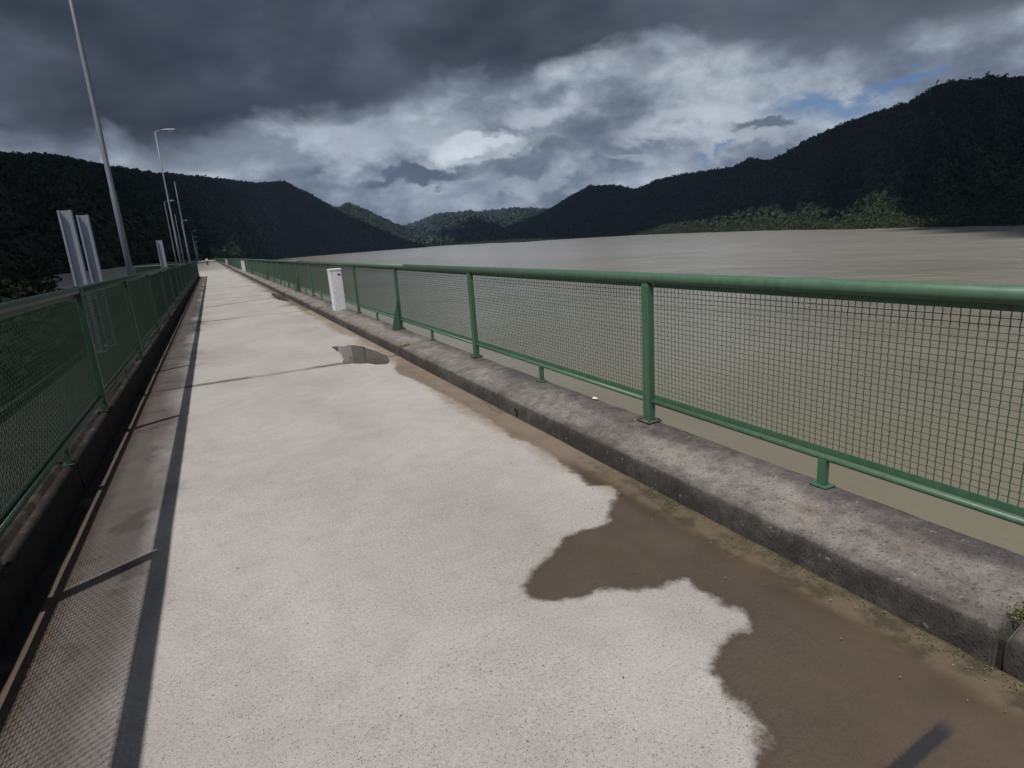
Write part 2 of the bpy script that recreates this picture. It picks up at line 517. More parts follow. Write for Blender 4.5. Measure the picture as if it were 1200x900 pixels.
def mat_water():
    m, t, out = new_mat('muddy_lake_water')
    P = geopos(t)
    sx, sy, sz = t.add('ShaderNodeSeparateXYZ', {0: P}).outputs
    a = t.noise(t.vscale(P, (1, 1, 1)), 0.012, 5, 0.6, 0.5)
    w0 = t.noise(t.vscale(P, (1.0, 0.4, 1)), 0.02, 7, 0.65, 0.6)
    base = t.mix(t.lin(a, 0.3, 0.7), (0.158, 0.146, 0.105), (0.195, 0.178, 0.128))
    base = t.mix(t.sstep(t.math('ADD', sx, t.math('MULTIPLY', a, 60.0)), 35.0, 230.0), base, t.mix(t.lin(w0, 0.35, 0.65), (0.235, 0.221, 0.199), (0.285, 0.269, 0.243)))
    w1 = t.noise(t.vscale(P, (0.75, 0.35, 1)), 2.4, 4, 0.6, 0.3)
    w2 = t.noise(t.vscale(P, (0.6, 0.3, 1)), 0.35, 4, 0.55, 0.4)
    w3 = t.noise(P, 0.03, 3, 0.5, 0.4)
    w4 = t.noise(t.vscale(P, (0.55, 0.28, 1)), 0.11, 4, 0.6, 0.5)
    h = t.math('ADD', t.math('ADD', t.math('MULTIPLY', w1, 0.06), t.math('MULTIPLY', w2, 0.42)), t.math('MULTIPLY', w4, 0.5))
    h = t.math('MULTIPLY', h, t.lin(w3, 0.35, 0.65, 0.55, 1.3))
    nb = t.add('ShaderNodeBump', {'Height': h, 'Strength': 0.6, 'Distance': 1.0}).outputs[0]
    pbsdf(t, out, base, 0.2, nb, spec=0.5, IOR=1.33)
    return m


def mat_puddle():
    m, t, out = new_mat('puddle_water')
    P = geopos(t)
    a = t.noise(P, 4.0, 5, 0.6)
    base = t.mix(t.lin(a, 0.3, 0.7), (0.062, 0.049, 0.038), (0.10, 0.08, 0.061))
    base = t.mix(0.25, base, t.ramp(t.noise(P, 150.0, 4, .65), [(.35, .65), (.65, 1.25)]), 'MULTIPLY')
    nb = bump(t, t.noise(P, 14.0, 2, 0.4), 0.02, 0.004)
    pbsdf(t, out, base, 0.05, nb, spec=0.5, IOR=1.33)
    return m


M = {}
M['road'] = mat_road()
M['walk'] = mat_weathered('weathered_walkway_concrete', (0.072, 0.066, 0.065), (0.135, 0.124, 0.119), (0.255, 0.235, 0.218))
M['ledge'] = mat_weathered('stained_shaded_ledge_concrete', (0.008, 0.007, 0.006), (0.010, 0.0085, 0.008), (0.028, 0.023, 0.021), bands=False, fc=((0.004, 0.0035, 0.003), (0.012, 0.010, 0.009)), spk=0.1)  # stains plus the ledge's own shade, both put into the colour
M['platform'] = mat_plain('dark_platform_concrete', (0.010, 0.010, 0.009), (0.03, 0.028, 0.025), 3)  # even near-black tone for the platform and its beams
M['dam'] = mat_plain('dam_concrete', (0.17, 0.16, 0.145), (0.27, 0.255, 0.235), 0.8)
M['joint'] = mat_plain('joint_filler', (0.03, 0.027, 0.025), (0.07, 0.06, 0.055), 20)
M['green'] = mat_paint('green_rail_paint', (0.068, 0.138, 0.090), 0.45, 0.3, (0.11, 0.115, 0.095), rust=.7)
M['green_left'] = mat_paint('shaded_green_paint', (0.014, 0.043, 0.027), 0.5, 0.2, (0.025, 0.03, 0.022))  # darker copy of the rail green, shaded side put into the colour
M['green_dark'] = mat_paint('green_post_paint', (0.052, 0.125, 0.076), 0.5, 0.35, (0.07, 0.06, 0.05), rust=.7)
M['wire'] = mat_paint('green_mesh_wire', (0.048, 0.082, 0.060), 0.5, 0.1)
M['wire_left'] = mat_paint('shaded_mesh_wire', (0.014, 0.038, 0.024), 0.6, 0.1)  # wire green darkened to carry the left fence's shade
M['galv'] = mat_paint('galvanised_steel', (0.19, 0.21, 0.25), 0.5, 0.3, (0.14, 0.14, 0.15), metal=0.2)
M['galv_light'] = mat_paint('pale_galvanised_steel', (0.27, 0.30, 0.36), 0.55, 0.35, (0.20, 0.21, 0.23), metal=0.1)
M['white'] = mat_paint('white_painted_concrete', (0.68, 0.68, 0.70), 0.7, 0.5, (0.36, 0.34, 0.31), scale=0.6, rust=.25)
M['lamp_glass'] = mat_paint('lamp_glass', (0.6, 0.62, 0.6), 0.2, 0.1, (0.4, 0.4, 0.4))
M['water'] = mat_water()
M['puddle'] = mat_puddle()
M['hole'] = mat_plain('hole_shade_mud', (0.012, 0.010, 0.009), (0.03, 0.026, 0.02), 30)  # joint mud, also the painted dark inside of flat holes
M['paper'] = mat_plain('paper', (0.75, 0.74, 0.72), (0.82, 0.82, 0.8), 30)
M['moss'] = mat_foliage('moss', [(0.05, 0.06, 0.015), (0.11, 0.12, 0.03), (0.17, 0.15, 0.05)], 20)
M['gravel'] = mat_plain('gravel_terrace', (0.20, 0.175, 0.15), (0.36, 0.33, 0.30), 0.05)
M['soil'] = mat_plain('valley_soil', (0.014, 0.017, 0.009), (0.04, 0.036, 0.02), 0.08)
M['hill_soil'] = mat_plain('hill_ground', (0.006, 0.010, 0.005), (0.018, 0.022, 0.010), 0.02)
M['forest_a'] = mat_foliage('forest_leaves_near', [(0.007, 0.013, 0.006), (0.014, 0.024, 0.009), (0.026, 0.037, 0.013)], 0.012)
M['forest_b'] = mat_foliage('forest_leaves_right', [(0.009, 0.016, 0.008), (0.017, 0.028, 0.012), (0.032, 0.043, 0.018)], 0.010)
M['forest_c'] = mat_foliage('shore_scrub_leaves', [(0.008, 0.015, 0.006), (0.018, 0.030, 0.010), (0.04, 0.05, 0.018)], 0.02)
M['leaf'] = mat_foliage('tree_leaves', [(0.008, 0.014, 0.005), (0.018, 0.026, 0.009), (0.036, 0.04, 0.014)], 0.5)
M['bark'] = mat_plain('bark', (0.05, 0.04, 0.03), (0.12, 0.10, 0.08), 3)
M['cloud'] = mat_plain('shade_cloud_grey', (0.42, 0.44, 0.48), (0.6, 0.61, 0.64), 0.004)  # opaque grey of the added sun blockers
M['skin'] = mat_plain('skin', (0.22, 0.12, 0.08), (0.28, 0.16, 0.11), 10)
M['shirt'] = mat_plain('white_shirt_cloth', (0.72, 0.73, 0.78), (0.8, 0.8, 0.84), 20)
M['trousers'] = mat_plain('dark_cloth', (0.03, 0.03, 0.04), (0.05, 0.05, 0.06), 20)
M['hair'] = mat_plain('black_hair', (0.012, 0.01, 0.009), (0.02, 0.017, 0.015), 20)

# ------------------------------------------------------------------ large structure: ground, lake, dam
DAM_END = 545.0
FENCE_END = 61.6
WATER_Z = -10.0
XKB = 2.262    # road edge at the right kerb
XL = -1.115    # road edge at the left ledge


def quad_sheet(name, pts, z, mat, kind='structure', **k):
    me = bpy.data.meshes.new(name)
    me.from_pydata([(x, y, z) for x, y in pts], [], [tuple(range(len(pts)))])
    return link(name, me, mat, kind=kind)


quad_sheet('ground', [(-3500, -3500), (4900, -3500), (4900, 5100), (-3500, 5100)], -36.0, M['soil'])
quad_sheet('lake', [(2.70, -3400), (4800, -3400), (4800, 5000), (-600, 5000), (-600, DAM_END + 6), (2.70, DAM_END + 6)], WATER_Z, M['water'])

# dam body under the roadway
bm = bmesh.new()
add_box(bm, -1.42, 2.755, -60, FENCE_END, -35.9, -0.32)
add_box(bm, -6.6, 2.755, FENCE_END + 0.003, DAM_END, -35.9, -0.32)
link('dam', bm_mesh(bm, 'dam'), M['dam'], kind='structure')

# ------------------------------------------------------------------ road slabs
WETP = np.array([(2.5, 10.2), (2.405, 9.761), (2.349, 8.808), (2.1, 8.15), (1.952, 7.757), (1.906, 7.272), (1.964, 6.918), (2.013, 5.996), (2.032, 5.425), (2.018, 5.065), (2.036, 4.812), (1.972, 4.244), (2.027, 4.047), (2.032, 3.78), (2.003, 3.423), (1.962, 3.09), (2.058, 2.989), (2.045, 2.87), (1.917, 2.781), (1.835, 2.699), (1.769, 2.589), (1.68, 2.576), (1.59, 2.612), (1.472, 2.598), (1.315, 2.465), (1.193, 2.399), (1.101, 2.323), (1.045, 2.233), (1.056, 2.171), (1.132, 2.108), (1.236, 2.057), (1.33, 2.06), (1.403, 2.03), (1.5, 1.968), (1.598, 1.938), (1.69, 1.929), (1.732, 1.918), (1.723, 1.826), (1.739, 1.739), (1.755, 1.656), (1.746, 1.592), (1.684, 1.525), (1.611, 1.527), (1.524, 1.52), (1.456, 1.487), (1.4, 1.429), (1.371, 1.346), (1.355, 1.262), (1.361, 1.202), (1.356, 1.155), (1.305, 1.106), (1.238, 1.072), (1.142, 0.994), (1.0, 0.6), (0.9, -0.5), (2.6, -0.5)])


def signed_dist(px, py, poly):
    d2 = np.full(px.shape, 1e9)
    inside = np.zeros(px.shape, dtype=bool)
    n = len(poly)
    for i in range(n):
        ax, ay = poly[i]
        bx, by = poly[(i + 1) % n]
        ex, ey = bx - ax, by - ay
        t_ = np.clip(((px - ax) * ex + (py - ay) * ey) / (ex * ex + ey * ey), 0, 1)
        dd = (px - ax - t_ * ex) ** 2 + (py - ay - t_ * ey) ** 2
        d2 = np.minimum(d2, dd)
        cross = ((ay > py) != (by > py)) & (px < ex * (py - ay) / (ey if ey != 0 else 1e-9) + ax)
        inside ^= cross
    d = np.sqrt(d2)
    return np.where(inside, d, -d)


road = empty('road', (0, 0, 0))
road['kind'] = 'structure'


def slab(x0, x1, y0, y1, nx, ny, dense):
    bev = 0.012
    xs = np.linspace(x0, x1, nx)
    ys = np.concatenate([[y0, y0 + bev], np.linspace(y0 + .05, y1 - .05, ny), [y1 - bev, y1]])
    gx, gy = np.meshgrid(xs, ys)
    gz = np.zeros_like(gx)
    if dense:
        gz = fbm(gx * 1.6, gy * 1.2, 5) * 0.010
        sdw = signed_dist(gx, gy, WETP)
        gz -= 0.006 * np.clip(sdw / .3, 0, 1)
    gz[0, :] -= 0.014
    gz[-1, :] -= 0.014
    # chipped slab edges
    if dense:
        ch = np.clip(fbm(gx * 7 + 3, gy * 2 + y0, 4) - 0.05, 0, 1)
        gz[1, :] -= ch[1, :] * 0.05
        gz[-2, :] -= ch[-2, :] * 0.05
        gy[0, :] += fbm(gx * 4, gy * 0 + y0, 4)[0, :] * 0.05 + .008
        gy[-1, :] += fbm(gx * 4 + 9, gy * 0 + y1, 4)[-1, :] * 0.04 - .006
        gy[1, :] = np.maximum(gy[1, :], gy[0, :] + .006)
        gy[-2, :] = np.minimum(gy[-2, :], gy[-1, :] - .006)
    R, C = gx.shape
    v = np.stack([gx, gy, gz], -1).reshape(-1, 3)
    idx = np.arange(R * C).reshape(R, C)
    f = np.stack([idx[:-1, :-1], idx[:-1, 1:], idx[1:, 1:], idx[1:, :-1]], -1).reshape(-1, 4)
    # skirt
    base = len(v)
    loop = np.concatenate([idx[0, :], idx[1:, -1], idx[-1, -2::-1], idx[-2:0:-1, 0]])
    sk = v[loop].copy()
    sk[:, 2] = -0.25
    v = np.vstack([v, sk])
    n = len(loop)
    k = np.arange(n)
    sf = np.stack([loop[k], base + k, base + (k + 1) % n, loop[(k + 1) % n]], -1)
    f = np.vstack([f, sf])
    me = mesh_np('slab', v, f)
    at = me.attributes.new('wet', 'FLOAT', 'POINT')
    if dense:
        w = signed_dist(v[:, 0], v[:, 1], WETP)
    else:
        w = np.full(len(v), -5.0)
    at.data.foreach_set('value', w.astype(np.float32))
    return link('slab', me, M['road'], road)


joints = [-0.15, 8.70, 17.55, 26.4]
while joints[-1] < DAM_END - 9:
    joints.append(joints[-1] + 8.85)
joints = [-17.85, -9.0] + joints
for a, b in zip(joints[:-1], joints[1:]):
    dense = (-0.3 < a < 9.0)
    far = a > FENCE_END - 4
    if a < 0.0 < b:
        slab(XL, XKB, a + .013, b - .013, 170, 430, True)
    elif dense:
        slab(XL, XKB, a + .013, b - .013, 90, 130, True)
    else:
        slab(XL if not far else -6.3, XKB, a + .02, b - .02, 12, 16, False)
bm = bmesh.new()
add_box(bm, -1.1, 2.25, -17, DAM_END - 8, -0.3, -0.03)
link('joint_filler', bm_mesh(bm, 'joint_filler'), M['joint'], road)

# ------------------------------------------------------------------ right raised walkway (kerb blocks)
kerb = empty('kerb_walkway', (0, 0, 0))
kerb['kind'] = 'structure'
KJ = [-14.27, -6.67, .93, 8.53, 16.13]
while KJ[-1] < DAM_END - 8:
    KJ.append(KJ[-1] + 7.6)
HOLES = [4.72 + 7.6 * k for k in range(0, 5)]


def kerb_block(y0, y1, near):
    # cross-section (x, z) from the road side up and over
    prof = [(XKB, -0.06), (XKB, 0.03), (XKB + .004, 0.118), (XKB + .010, 0.132), (XKB + .024, 0.142), (2.36, 0.157), (2.50, 0.178), (2.62, 0.195), (2.70, 0.202), (2.765, 0.198), (2.785, 0.185), (2.79, 0.15), (2.79, -0.3)]
    ys = np.linspace(y0, y1, int((y1 - y0) / (0.035 if near else 0.9)) + 2)
    if near:
        pr = []
        for a, b in zip(prof[:-1], prof[1:]):
            n = max(1, int(math.hypot(b[0] - a[0], b[1] - a[1]) / 0.03))
            for q in range(n):
                pr.append((a[0] + (b[0] - a[0]) * q / n, a[1] + (b[1] - a[1]) * q / n))
        pr.append(prof[-1])
        prof = pr
    pa = np.array(prof)
    ys = np.sort(np.concatenate([ys, [y0 + .006, y0 + .014, y1 - .014, y1 - .006]]))
    gx = np.tile(pa[:, 0], (len(ys), 1))
    gz = np.tile(pa[:, 1], (len(ys), 1))
    gy = np.tile(ys[:, None], (1, len(pa)))
    if near:
        k = np.arange(len(pa)) * 0.35
        d = fbm(gy * 3.5, gx * 4 + gz * 4, 5) * 0.016 + fbm(gy * 14, gx * 12 + gz * 12 + 5, 3) * 0.006
        edge = np.exp(-((gx - (XKB + .012)) ** 2 + (gz - .135) ** 2) / 0.035 ** 2)
        chip = np.clip(fbm(gy * 1.6 + 40, gx * 0 + .3, 5) - 0.05, 0, 1) * edge * 0.10
        gz = gz + np.where(gz > 0.12, d * 0.5, 0) - chip * 0.5
        gx = gx + np.where((gx < 2.29), d * 0.5 + chip, 0) + np.where(gx > 2.75, d * 0.9, 0)
        # rounded broken ends at the joints
        e = np.minimum(gy - y0, y1 - gy)
        brk = np.clip(.055 * np.clip(fbm(gx * 11, gx * 0 + y0, 4) + .45, 0, 1) - e, 0, .05)
        gz = gz - np.where(gz > .1, brk * 1.0, 0)
        gx = gx + np.where(gx < 2.3, brk * .5, 0)
    R, C = gx.shape
    v = np.stack([gx, gy, gz], -1).reshape(-1, 3)
    idx = np.arange(R * C).reshape(R, C)
    f = np.stack([idx[:-1, :-1], idx[1:, :-1], idx[1:, 1:], idx[:-1, 1:]], -1).reshape(-1, 4)
    # end caps as fans of quads down to -0.3
    caps = []
    extra = []
    for row in (0, R - 1):
        b0 = len(v) + len(extra)
        for c0 in range(C):
            p = v[idx[row, c0]].copy()
            p[2] = -0.3
            extra.append(p)
        for c0 in range(C - 1):
            caps.append((idx[row, c0], idx[row, c0 + 1], b0 + c0 + 1, b0 + c0))
    v = np.vstack([v, np.array(extra)])
    f = np.vstack([f, np.array(caps)])
    me = mesh_np('kerb_block', v, f, smooth=False)
    return link('kerb_block', me, M['walk'], kerb)


bm = bmesh.new()
for yk in KJ:
    add_box(bm, XKB + .035, 2.76, yk - .02, yk + .02, -.25, .09)
link('joint_filler', bm_mesh(bm, 'joint_filler'), M['hole'], kerb)
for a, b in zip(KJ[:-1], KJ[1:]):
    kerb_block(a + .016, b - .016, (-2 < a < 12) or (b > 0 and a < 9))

# drain holes: discs on the kerb face, their dark inside painted on
for y in HOLES:
    bm = bmesh.new()
    n = 16
    ring_o = [bm.verts.new((XKB - .010, y + .034 * math.cos(i * 2 * math.pi / n), .06 + .034 * math.sin(i * 2 * math.pi / n))) for i in range(n)]
    ring_i = [bm.verts.new((XKB - .012, y + .024 * math.cos(i * 2 * math.pi / n), .06 + .024 * math.sin(i * 2 * math.pi / n))) for i in range(n)]
    ring_b = [bm.verts.new((XKB - .006, y + .022 * math.cos(i * 2 * math.pi / n), .06 + .022 * math.sin(i * 2 * math.pi / n))) for i in range(n)]
    for i in range(n):
        j = (i + 1) % n
        bm.faces.new((ring_o[i], ring_o[j], ring_i[j], ring_i[i]))
        bm.faces.new((ring_i[i], ring_i[j], ring_b[j], ring_b[i]))
    bm.faces.new(ring_b)
    link('drain_hole', bm_mesh(bm, 'drain_hole'), M['hole'], kerb)

# ------------------------------------------------------------------ left ledge
ledge = empty('ledge', (0, 0, 0))
ledge['kind'] = 'structure'


def ledge_block(y0, y1, near):
    prof = [(XL + .004, -0.05), (XL, .10), (XL - .005, 0.215), (XL - .018, 0.238), (XL - .05, .243), (XL - .06, .222), (XL - .085, .220), (XL - .095, .246), (XL - .135, .247), (XL - .145, .225), (XL - .17, .222), (XL - .18, .238), (XL - .27, .236), (XL - .285, .22), (XL - .29, -.33)]
    pa = np.array(prof)
    ys = np.linspace(y0, y1, int((y1 - y0) / (0.05 if near else 0.9)) + 2)
    gx = np.tile(pa[:, 0], (len(ys), 1))
    gz = np.tile(pa[:, 1], (len(ys), 1))
    gy = np.tile(ys[:, None], (1, len(pa)))
    if near:
        d = fbm(gy * 3.5, gx * 4 + gz * 4, 5) * 0.014
        gz = gz + np.where(gz > 0.15, d, 0)
        gx = gx + d * .6
    R, C = gx.shape
    v = np.stack([gx, gy, gz], -1).reshape(-1, 3)
    idx = np.arange(R * C).reshape(R, C)
    f = np.stack([idx[:-1, 1:], idx[1:, 1:], idx[1:, :-1], idx[:-1, :-1]], -1).reshape(-1, 4)
    return link('ledge_block', mesh_np('ledge_block', v, f), M['ledge'], ledge)


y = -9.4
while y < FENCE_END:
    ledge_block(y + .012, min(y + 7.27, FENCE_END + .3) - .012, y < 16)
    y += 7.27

# platform outside the left fence
bm = bmesh.new()
add_box(bm, -2.75, -1.43, -12, FENCE_END + .1, -0.42, -0.14, 0.02)
plat = link('gate_platform', bm_mesh(bm, 'gate_platform'), M['platform'], kind='structure')
for x, z in ((-2.62, -.06), (-1.62, -.08)):
    bm = bmesh.new()
    add_box(bm, x - .03, x + .03, -12, FENCE_END, z - .08, z + .02, 0.01)
    link('beam', bm_mesh(bm, 'beam'), M['platform'], plat)


# ------------------------------------------------------------------ railings
def crimped_mesh(L, H, pitch, r0, crimp, seg=True):
    """woven wire panel in the y-z plane, origin at its lower near corner"""
    V = []
    F = []
    nb = 0

    def wire(pts, side):
        nonlocal nb
        r = r0 * (.92 if side == 'h' else 1.22)
        pts = np.array(pts)
        n = len(pts)
        if side == 'h':
            offs = np.array([(r, 0, 0), (0, 0, r), (-r, 0, 0), (0, 0, -r)])
        else:
            offs = np.array([(r, 0, 0), (0, r, 0), (-r, 0, 0), (0, -r, 0)])
        v = (pts[:, None, :] + offs[None]).reshape(-1, 3)
        V.append(v)
        i = np.arange(n - 1)[:, None] * 4
        k = np.arange(4)[None, :]
        f = np.stack([i + k, i + (k + 1) % 4, i + 4 + (k + 1) % 4, i + 4 + k], -1).reshape(-1, 4) + nb
        F.append(f)
        nb += n * 4

    ny = int(round(L / pitch))
    nz = int(round(H / (pitch * .85)))
    for j in range(1, nz):
        z = H * j / nz
        if seg:
            dz = random.uniform(-.0012, .0012)
            wire([(crimp * (1 if (i + j) % 2 else -1), L * i / ny, z + dz) for i in range(ny + 1)], 'h')
        else:
            wire([(0, 0, z), (0, L, z)], 'h')
    for i in range(1, ny):
        y_ = L * i / ny
        if seg:
            dy = random.uniform(-.0014, .0014)
            wire([(crimp * (-1 if (i + j) % 2 else 1), y_ + dy, H * j / nz) for j in range(nz + 1)], 'v')
        else:
            wire([(0, y_, 0), (0, y_, H)], 'v')
    return mesh_np('mesh_panel', np.vstack(V), np.vstack(F))


def build_railing(name, label, x, side, base_z, rail_z, bot_z, posts, legs, gusset_every, gusset_first, rail_y0, rail_y1, near_y, sag=0.0):
    """side: +1 = fence at the right of the road (mesh on the outer side), -1 = left"""
    root = empty(name, (x, posts[0], base_z))
    tag(root, label, 'railing')
    oy = posts[0]

    def P(nm, me, mat, loc):
        o = link(nm, me, mat, root)
        o.location = (loc[0] - x, loc[1] - oy, loc[2] - base_z)
        return o

    h = rail_z - base_z
    gmat = M['green_left'] if side < 0 else M['green']
    gmat2 = M['green_left'] if side < 0 else M['green_dark']
    # post: rectangular hollow section with a notched top and a flange
    bm = bmesh.new()
    add_box(bm, -.028, .028, -.038, .038, 0.012, h - .05, 0.006)
    vs = [bm.verts.new(p) for p in ((-.026, -.036, h - .051), (-.026, .036, h - .051), (.026, .036, h - .051), (.026, -.036, h - .051))]
    tp = [bm.verts.new(p) for p in ((-.024, -.012, h - .012), (-.024, .012, h - .012), (.024, .012, h - .012), (.024, -.012, h - .012))]
    for i in range(4):
        bm.faces.new((vs[i], vs[(i + 1) % 4], tp[(i + 1) % 4], tp[i]))
    post_me = bm_mesh(bm, 'post')
    bm = bmesh.new()
    add_box(bm, -.06, .06, -.07, .07, 0.0, 0.012, 0.003)
    for sx in (-1, 1):
        for sy in (-1, 1):
            bmesh.ops.create_cone(bm, cap_ends=True, segments=6, radius1=.009, radius2=.009, depth=.012,
                                  matrix=Matrix.Translation((sx * .043, sy * .052, .018)))
    flange_me = bm_mesh(bm, 'flange')
    bm = bmesh.new()
    add_box(bm, -.016, .016, -.024, .024, 0.008, bot_z - base_z - .008, 0.004)
    add_box(bm, -.04, .04, -.05, .05, 0.0, 0.008, 0.002)
    leg_me = bm_mesh(bm, 'leg')
    bm = bmesh.new()
    g = [(-.03, -.005), (-.17, -.005), (-.17, .03), (-.035, .50), (-.03, .50)] if side > 0 else [(-.03, 0), (-.15, 0), (-.15, .03), (-.035, .45), (-.03, .45)]
    a = [bm.verts.new((p[0], -.006, p[1])) for p in g]
    b = [bm.verts.new((p[0], .006, p[1])) for p in g]
    bm.faces.new(a)
    bm.faces.new(b)
    for i in range(len(g)):
        bm.faces.new((a[i], a[(i + 1) % len(g)], b[(i + 1) % len(g)], b[i]))
    gus_me = bm_mesh(bm, 'gusset')
    # mesh panels share one mesh (near ones with crimped wires)
    step = posts[1] - posts[0]
    Lp = step - .09
    Hp = rail_z - .065 - (bot_z + .045)
    wr = 0.0020 if side > 0 else 0.0023
    near_me = crimped_mesh(Lp, Hp, 0.0355, wr, 0.0022, True)
    far_me = crimped_mesh(Lp, Hp, 0.0355, wr, 0.0, False)
    # angle-iron frame strips above and below the wires
    bm = bmesh.new()
    add_box(bm, -.004, .004, 0, Lp, Hp - .002, Hp + .026)
    top_me = bm_mesh(bm, 'frame_strip')
    bm = bmesh.new()
    add_box(bm, -.004, .004, 0, Lp, -.030, .002)
    add_box(bm, -.004, .022, 0, Lp, -.034, -.0305)
    bot_me = bm_mesh(bm, 'frame_strip')
    bm = bmesh.new()
    add_tube(bm, [(0, .045, 0), (0, step - .045, 0)], .0165, 10, True)
    brail_me = bm_mesh(bm, 'bottom_rail')
    mx = x + side * 0.024
    for k, yp in enumerate(posts):
        P('post', post_me, gmat2, (x, yp, base_z))
        P('flange', flange_me, M['ledge'] if side < 0 else M['walk'], (x, yp, base_z))
        if gusset_every and (k - gusset_first) % gusset_every == 0:
            P('gusset', gus_me, M['green_dark'], (x, yp - .05, base_z))
        if k < len(posts) - 1:
            P('bottom_rail', brail_me, gmat, (x, yp, bot_z))
            P('mesh_panel', near_me if yp < near_y else far_me, M['wire_left'] if side < 0 else M['wire'], (mx, yp + .045, bot_z + .045))
            P('frame_strip', top_me, gmat2, (mx, yp + .045, bot_z + .045))
            P('frame_strip', bot_me, gmat2, (mx, yp + .045, bot_z + .045))
    for yl in legs:
        P('leg', leg_me, gmat2, (x, yl, base_z))
    # top rail: pipe lengths joined by sleeves
    y_ = rail_y0
    seg = step * 4
    bm = bmesh.new()
    add_tube(bm, [(0, 0, 0), (0, seg - .02, 0)], .037 if side > 0 else .034, 20, True)
    tr = bm_mesh(bm, 'top_rail')
    bm = bmesh.new()
    add_tube(bm, [(0, -.06, 0), (0, .06, 0)], .042 if side > 0 else .0385, 20, True)
    slv = bm_mesh(bm, 'sleeve')
    while y_ + seg <= rail_y1 + .5:
        P('top_rail', tr, gmat, (x, y_, rail_z))
        if y_ + seg < rail_y1 - 1:
            P('sleeve', slv, gmat, (x, y_ + seg - .01, rail_z))
        y_ += seg
    return root


S_R = 3.283
posts_r = [3.408 + S_R * k for k in range(-3, 160) if 3.408 + S_R * k < DAM_END - 5]
legs_r = [(p + S_R * .5) for p in posts_r[:-1]]
# the leg of the nearest panel stands a little closer to the far post
legs_r = [l if abs(l - (3.408 - S_R * .5)) > .1 else 1.975 for l in legs_r]
build_railing('railing', 'long green mesh railing on the raised walkway along the lake side of the dam', 2.715, +1, 0.205, 1.255, 0.363, posts_r, legs_r, 4, 1,
              posts_r[1] - .6, DAM_END - 5, 24)
S_L = 3.42
posts_l = [3.36 + S_L * k for k in range(-3, 18)]
legs_l = [p + S_L * .5 for p in posts_l[:-1]]
build_railing('railing', 'shade-darkened green mesh railing on the stained, shaded ledge left of the road, nearest the lamp posts', -1.145, -1, 0.243, 1.40, 0.375, posts_l, legs_l, 0, 0,
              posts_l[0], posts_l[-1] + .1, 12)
S_F = 3.42
posts_f = [FENCE_END + 1.0 + S_F * k for k in range(0, 139)]
build_railing('railing', 'distant green mesh railing on the wider deck beyond the end of the left railing', -6.1, -1, 0.05, 1.25, 0.2, posts_f, [], 0, 0,
              posts_f[0], posts_f[-1] + .1, -5)
# return railing across the step in the deck
rr = empty('railing', (-6.0, FENCE_END + .55, 0.05))
tag(rr, 'short green crosswise railing where the deck widens past the left railing', 'railing')
for zz, rad in ((1.2, .041), (.15, .018)):
    bm = bmesh.new()
    add_tube(bm, [(0, 0, zz), (4.75, 0, zz)], rad, 12)
    link('top_rail' if zz > 1 else 'bottom_rail', bm_mesh(bm, 'crosswise_rail'), M['green'], rr)
for i in range(3):
    bm = bmesh.new()
    add_box(bm, -.03, .03, -.03, .03, -.05, 1.17, .004)
    link('post', bm_mesh(bm, 'post'), M['green_dark'], rr, loc=(i * 2.36, 0, 0))
cm = crimped_mesh(4.7, .95, .05, .002, 0, False)
o = link('mesh_panel', cm, M['wire'], rr, loc=(.02, .03, .2))
o.rotation_euler = (0, 0, -math.pi / 2)

# ------------------------------------------------------------------ white marker pillars on the walkway
def pillar(loc, label, w=.27, d=.34, h=.93, lean=0.0):
    root = empty('marker_pillar', loc)
    tag(root, label, 'pillar')
    root.rotation_euler = (0, lean, 0)
    bm = bmesh.new()
    add_box(bm, -w / 2, w / 2, -d / 2, d / 2, -.05, h, .012)
    for v in bm.verts:
        if v.co.z > h * .9:
            v.co.z -= (v.co.y + d / 2) * 0.02
    link('shaft', bm_mesh(bm, 'shaft'), M['white'], root)
    bm = bmesh.new()
    add_box(bm, -w / 2 - .008, w / 2 + .008, -d / 2 - .008, d / 2 + .008, h - .008, h + .03, .008)
    link('cap', bm_mesh(bm, 'cap'), M['white'], root)
    bm = bmesh.new()
    add_box(bm, w / 2 - .10, w / 2 - .03, -d / 2 - .006, -d / 2 + .002, h - .12, h - .09, .002)
    link('tie_hole', bm_mesh(bm, 'tie_hole'), M['hole'], root)
    return root


pillar((2.585, 14.85, .187), 'white painted concrete pillar on the walkway, the nearest and largest one')
pillar((2.56, 60.0, .187), 'second white concrete pillar farther along the walkway by the green railing')
pillar((2.56, 122.0, .187), 'farthest white concrete pillar on the walkway near the end of the dam', w=.3)

# ------------------------------------------------------------------ steel columns beyond the left railing
def column(loc, h, w, d, label, rz=0.0):
    root = empty('steel_column', loc, rz)
    tag(root, label, 'column', 'steel gate columns')
    bm = bmesh.new()
    add_box(bm, -w / 2, w / 2, -.012, .012, 0.02, h, .003)          # web
    root_web = link('web', bm_mesh(bm, 'web'), M['galv_light'], root)
    for s in (-1, 1):
        bm = bmesh.new()
        add_box(bm, s * w / 2 - .018 + .001, s * w / 2 + .018, -d / 2, d / 2, 0.02, h + .004, .003)
        link('flange', bm_mesh(bm, 'flange'), M['galv_light'], root)
    bm = bmesh.new()
    add_box(bm, -w / 2 - .03, w / 2 + .03, -d / 2 - .03, d / 2 + .03, h + .006, h + .022, .003)
    link('end_plate', bm_mesh(bm, 'end_plate'), M['galv'], root) if False else bm.free
    bm = bmesh.new()
    add_box(bm, -w / 2 - .09, w / 2 + .09, -d / 2 - .09, d / 2 + .09, 0, .02, .003)
    link('base_plate', bm_mesh(bm, 'base_plate'), M['galv_light'], root)
    return root


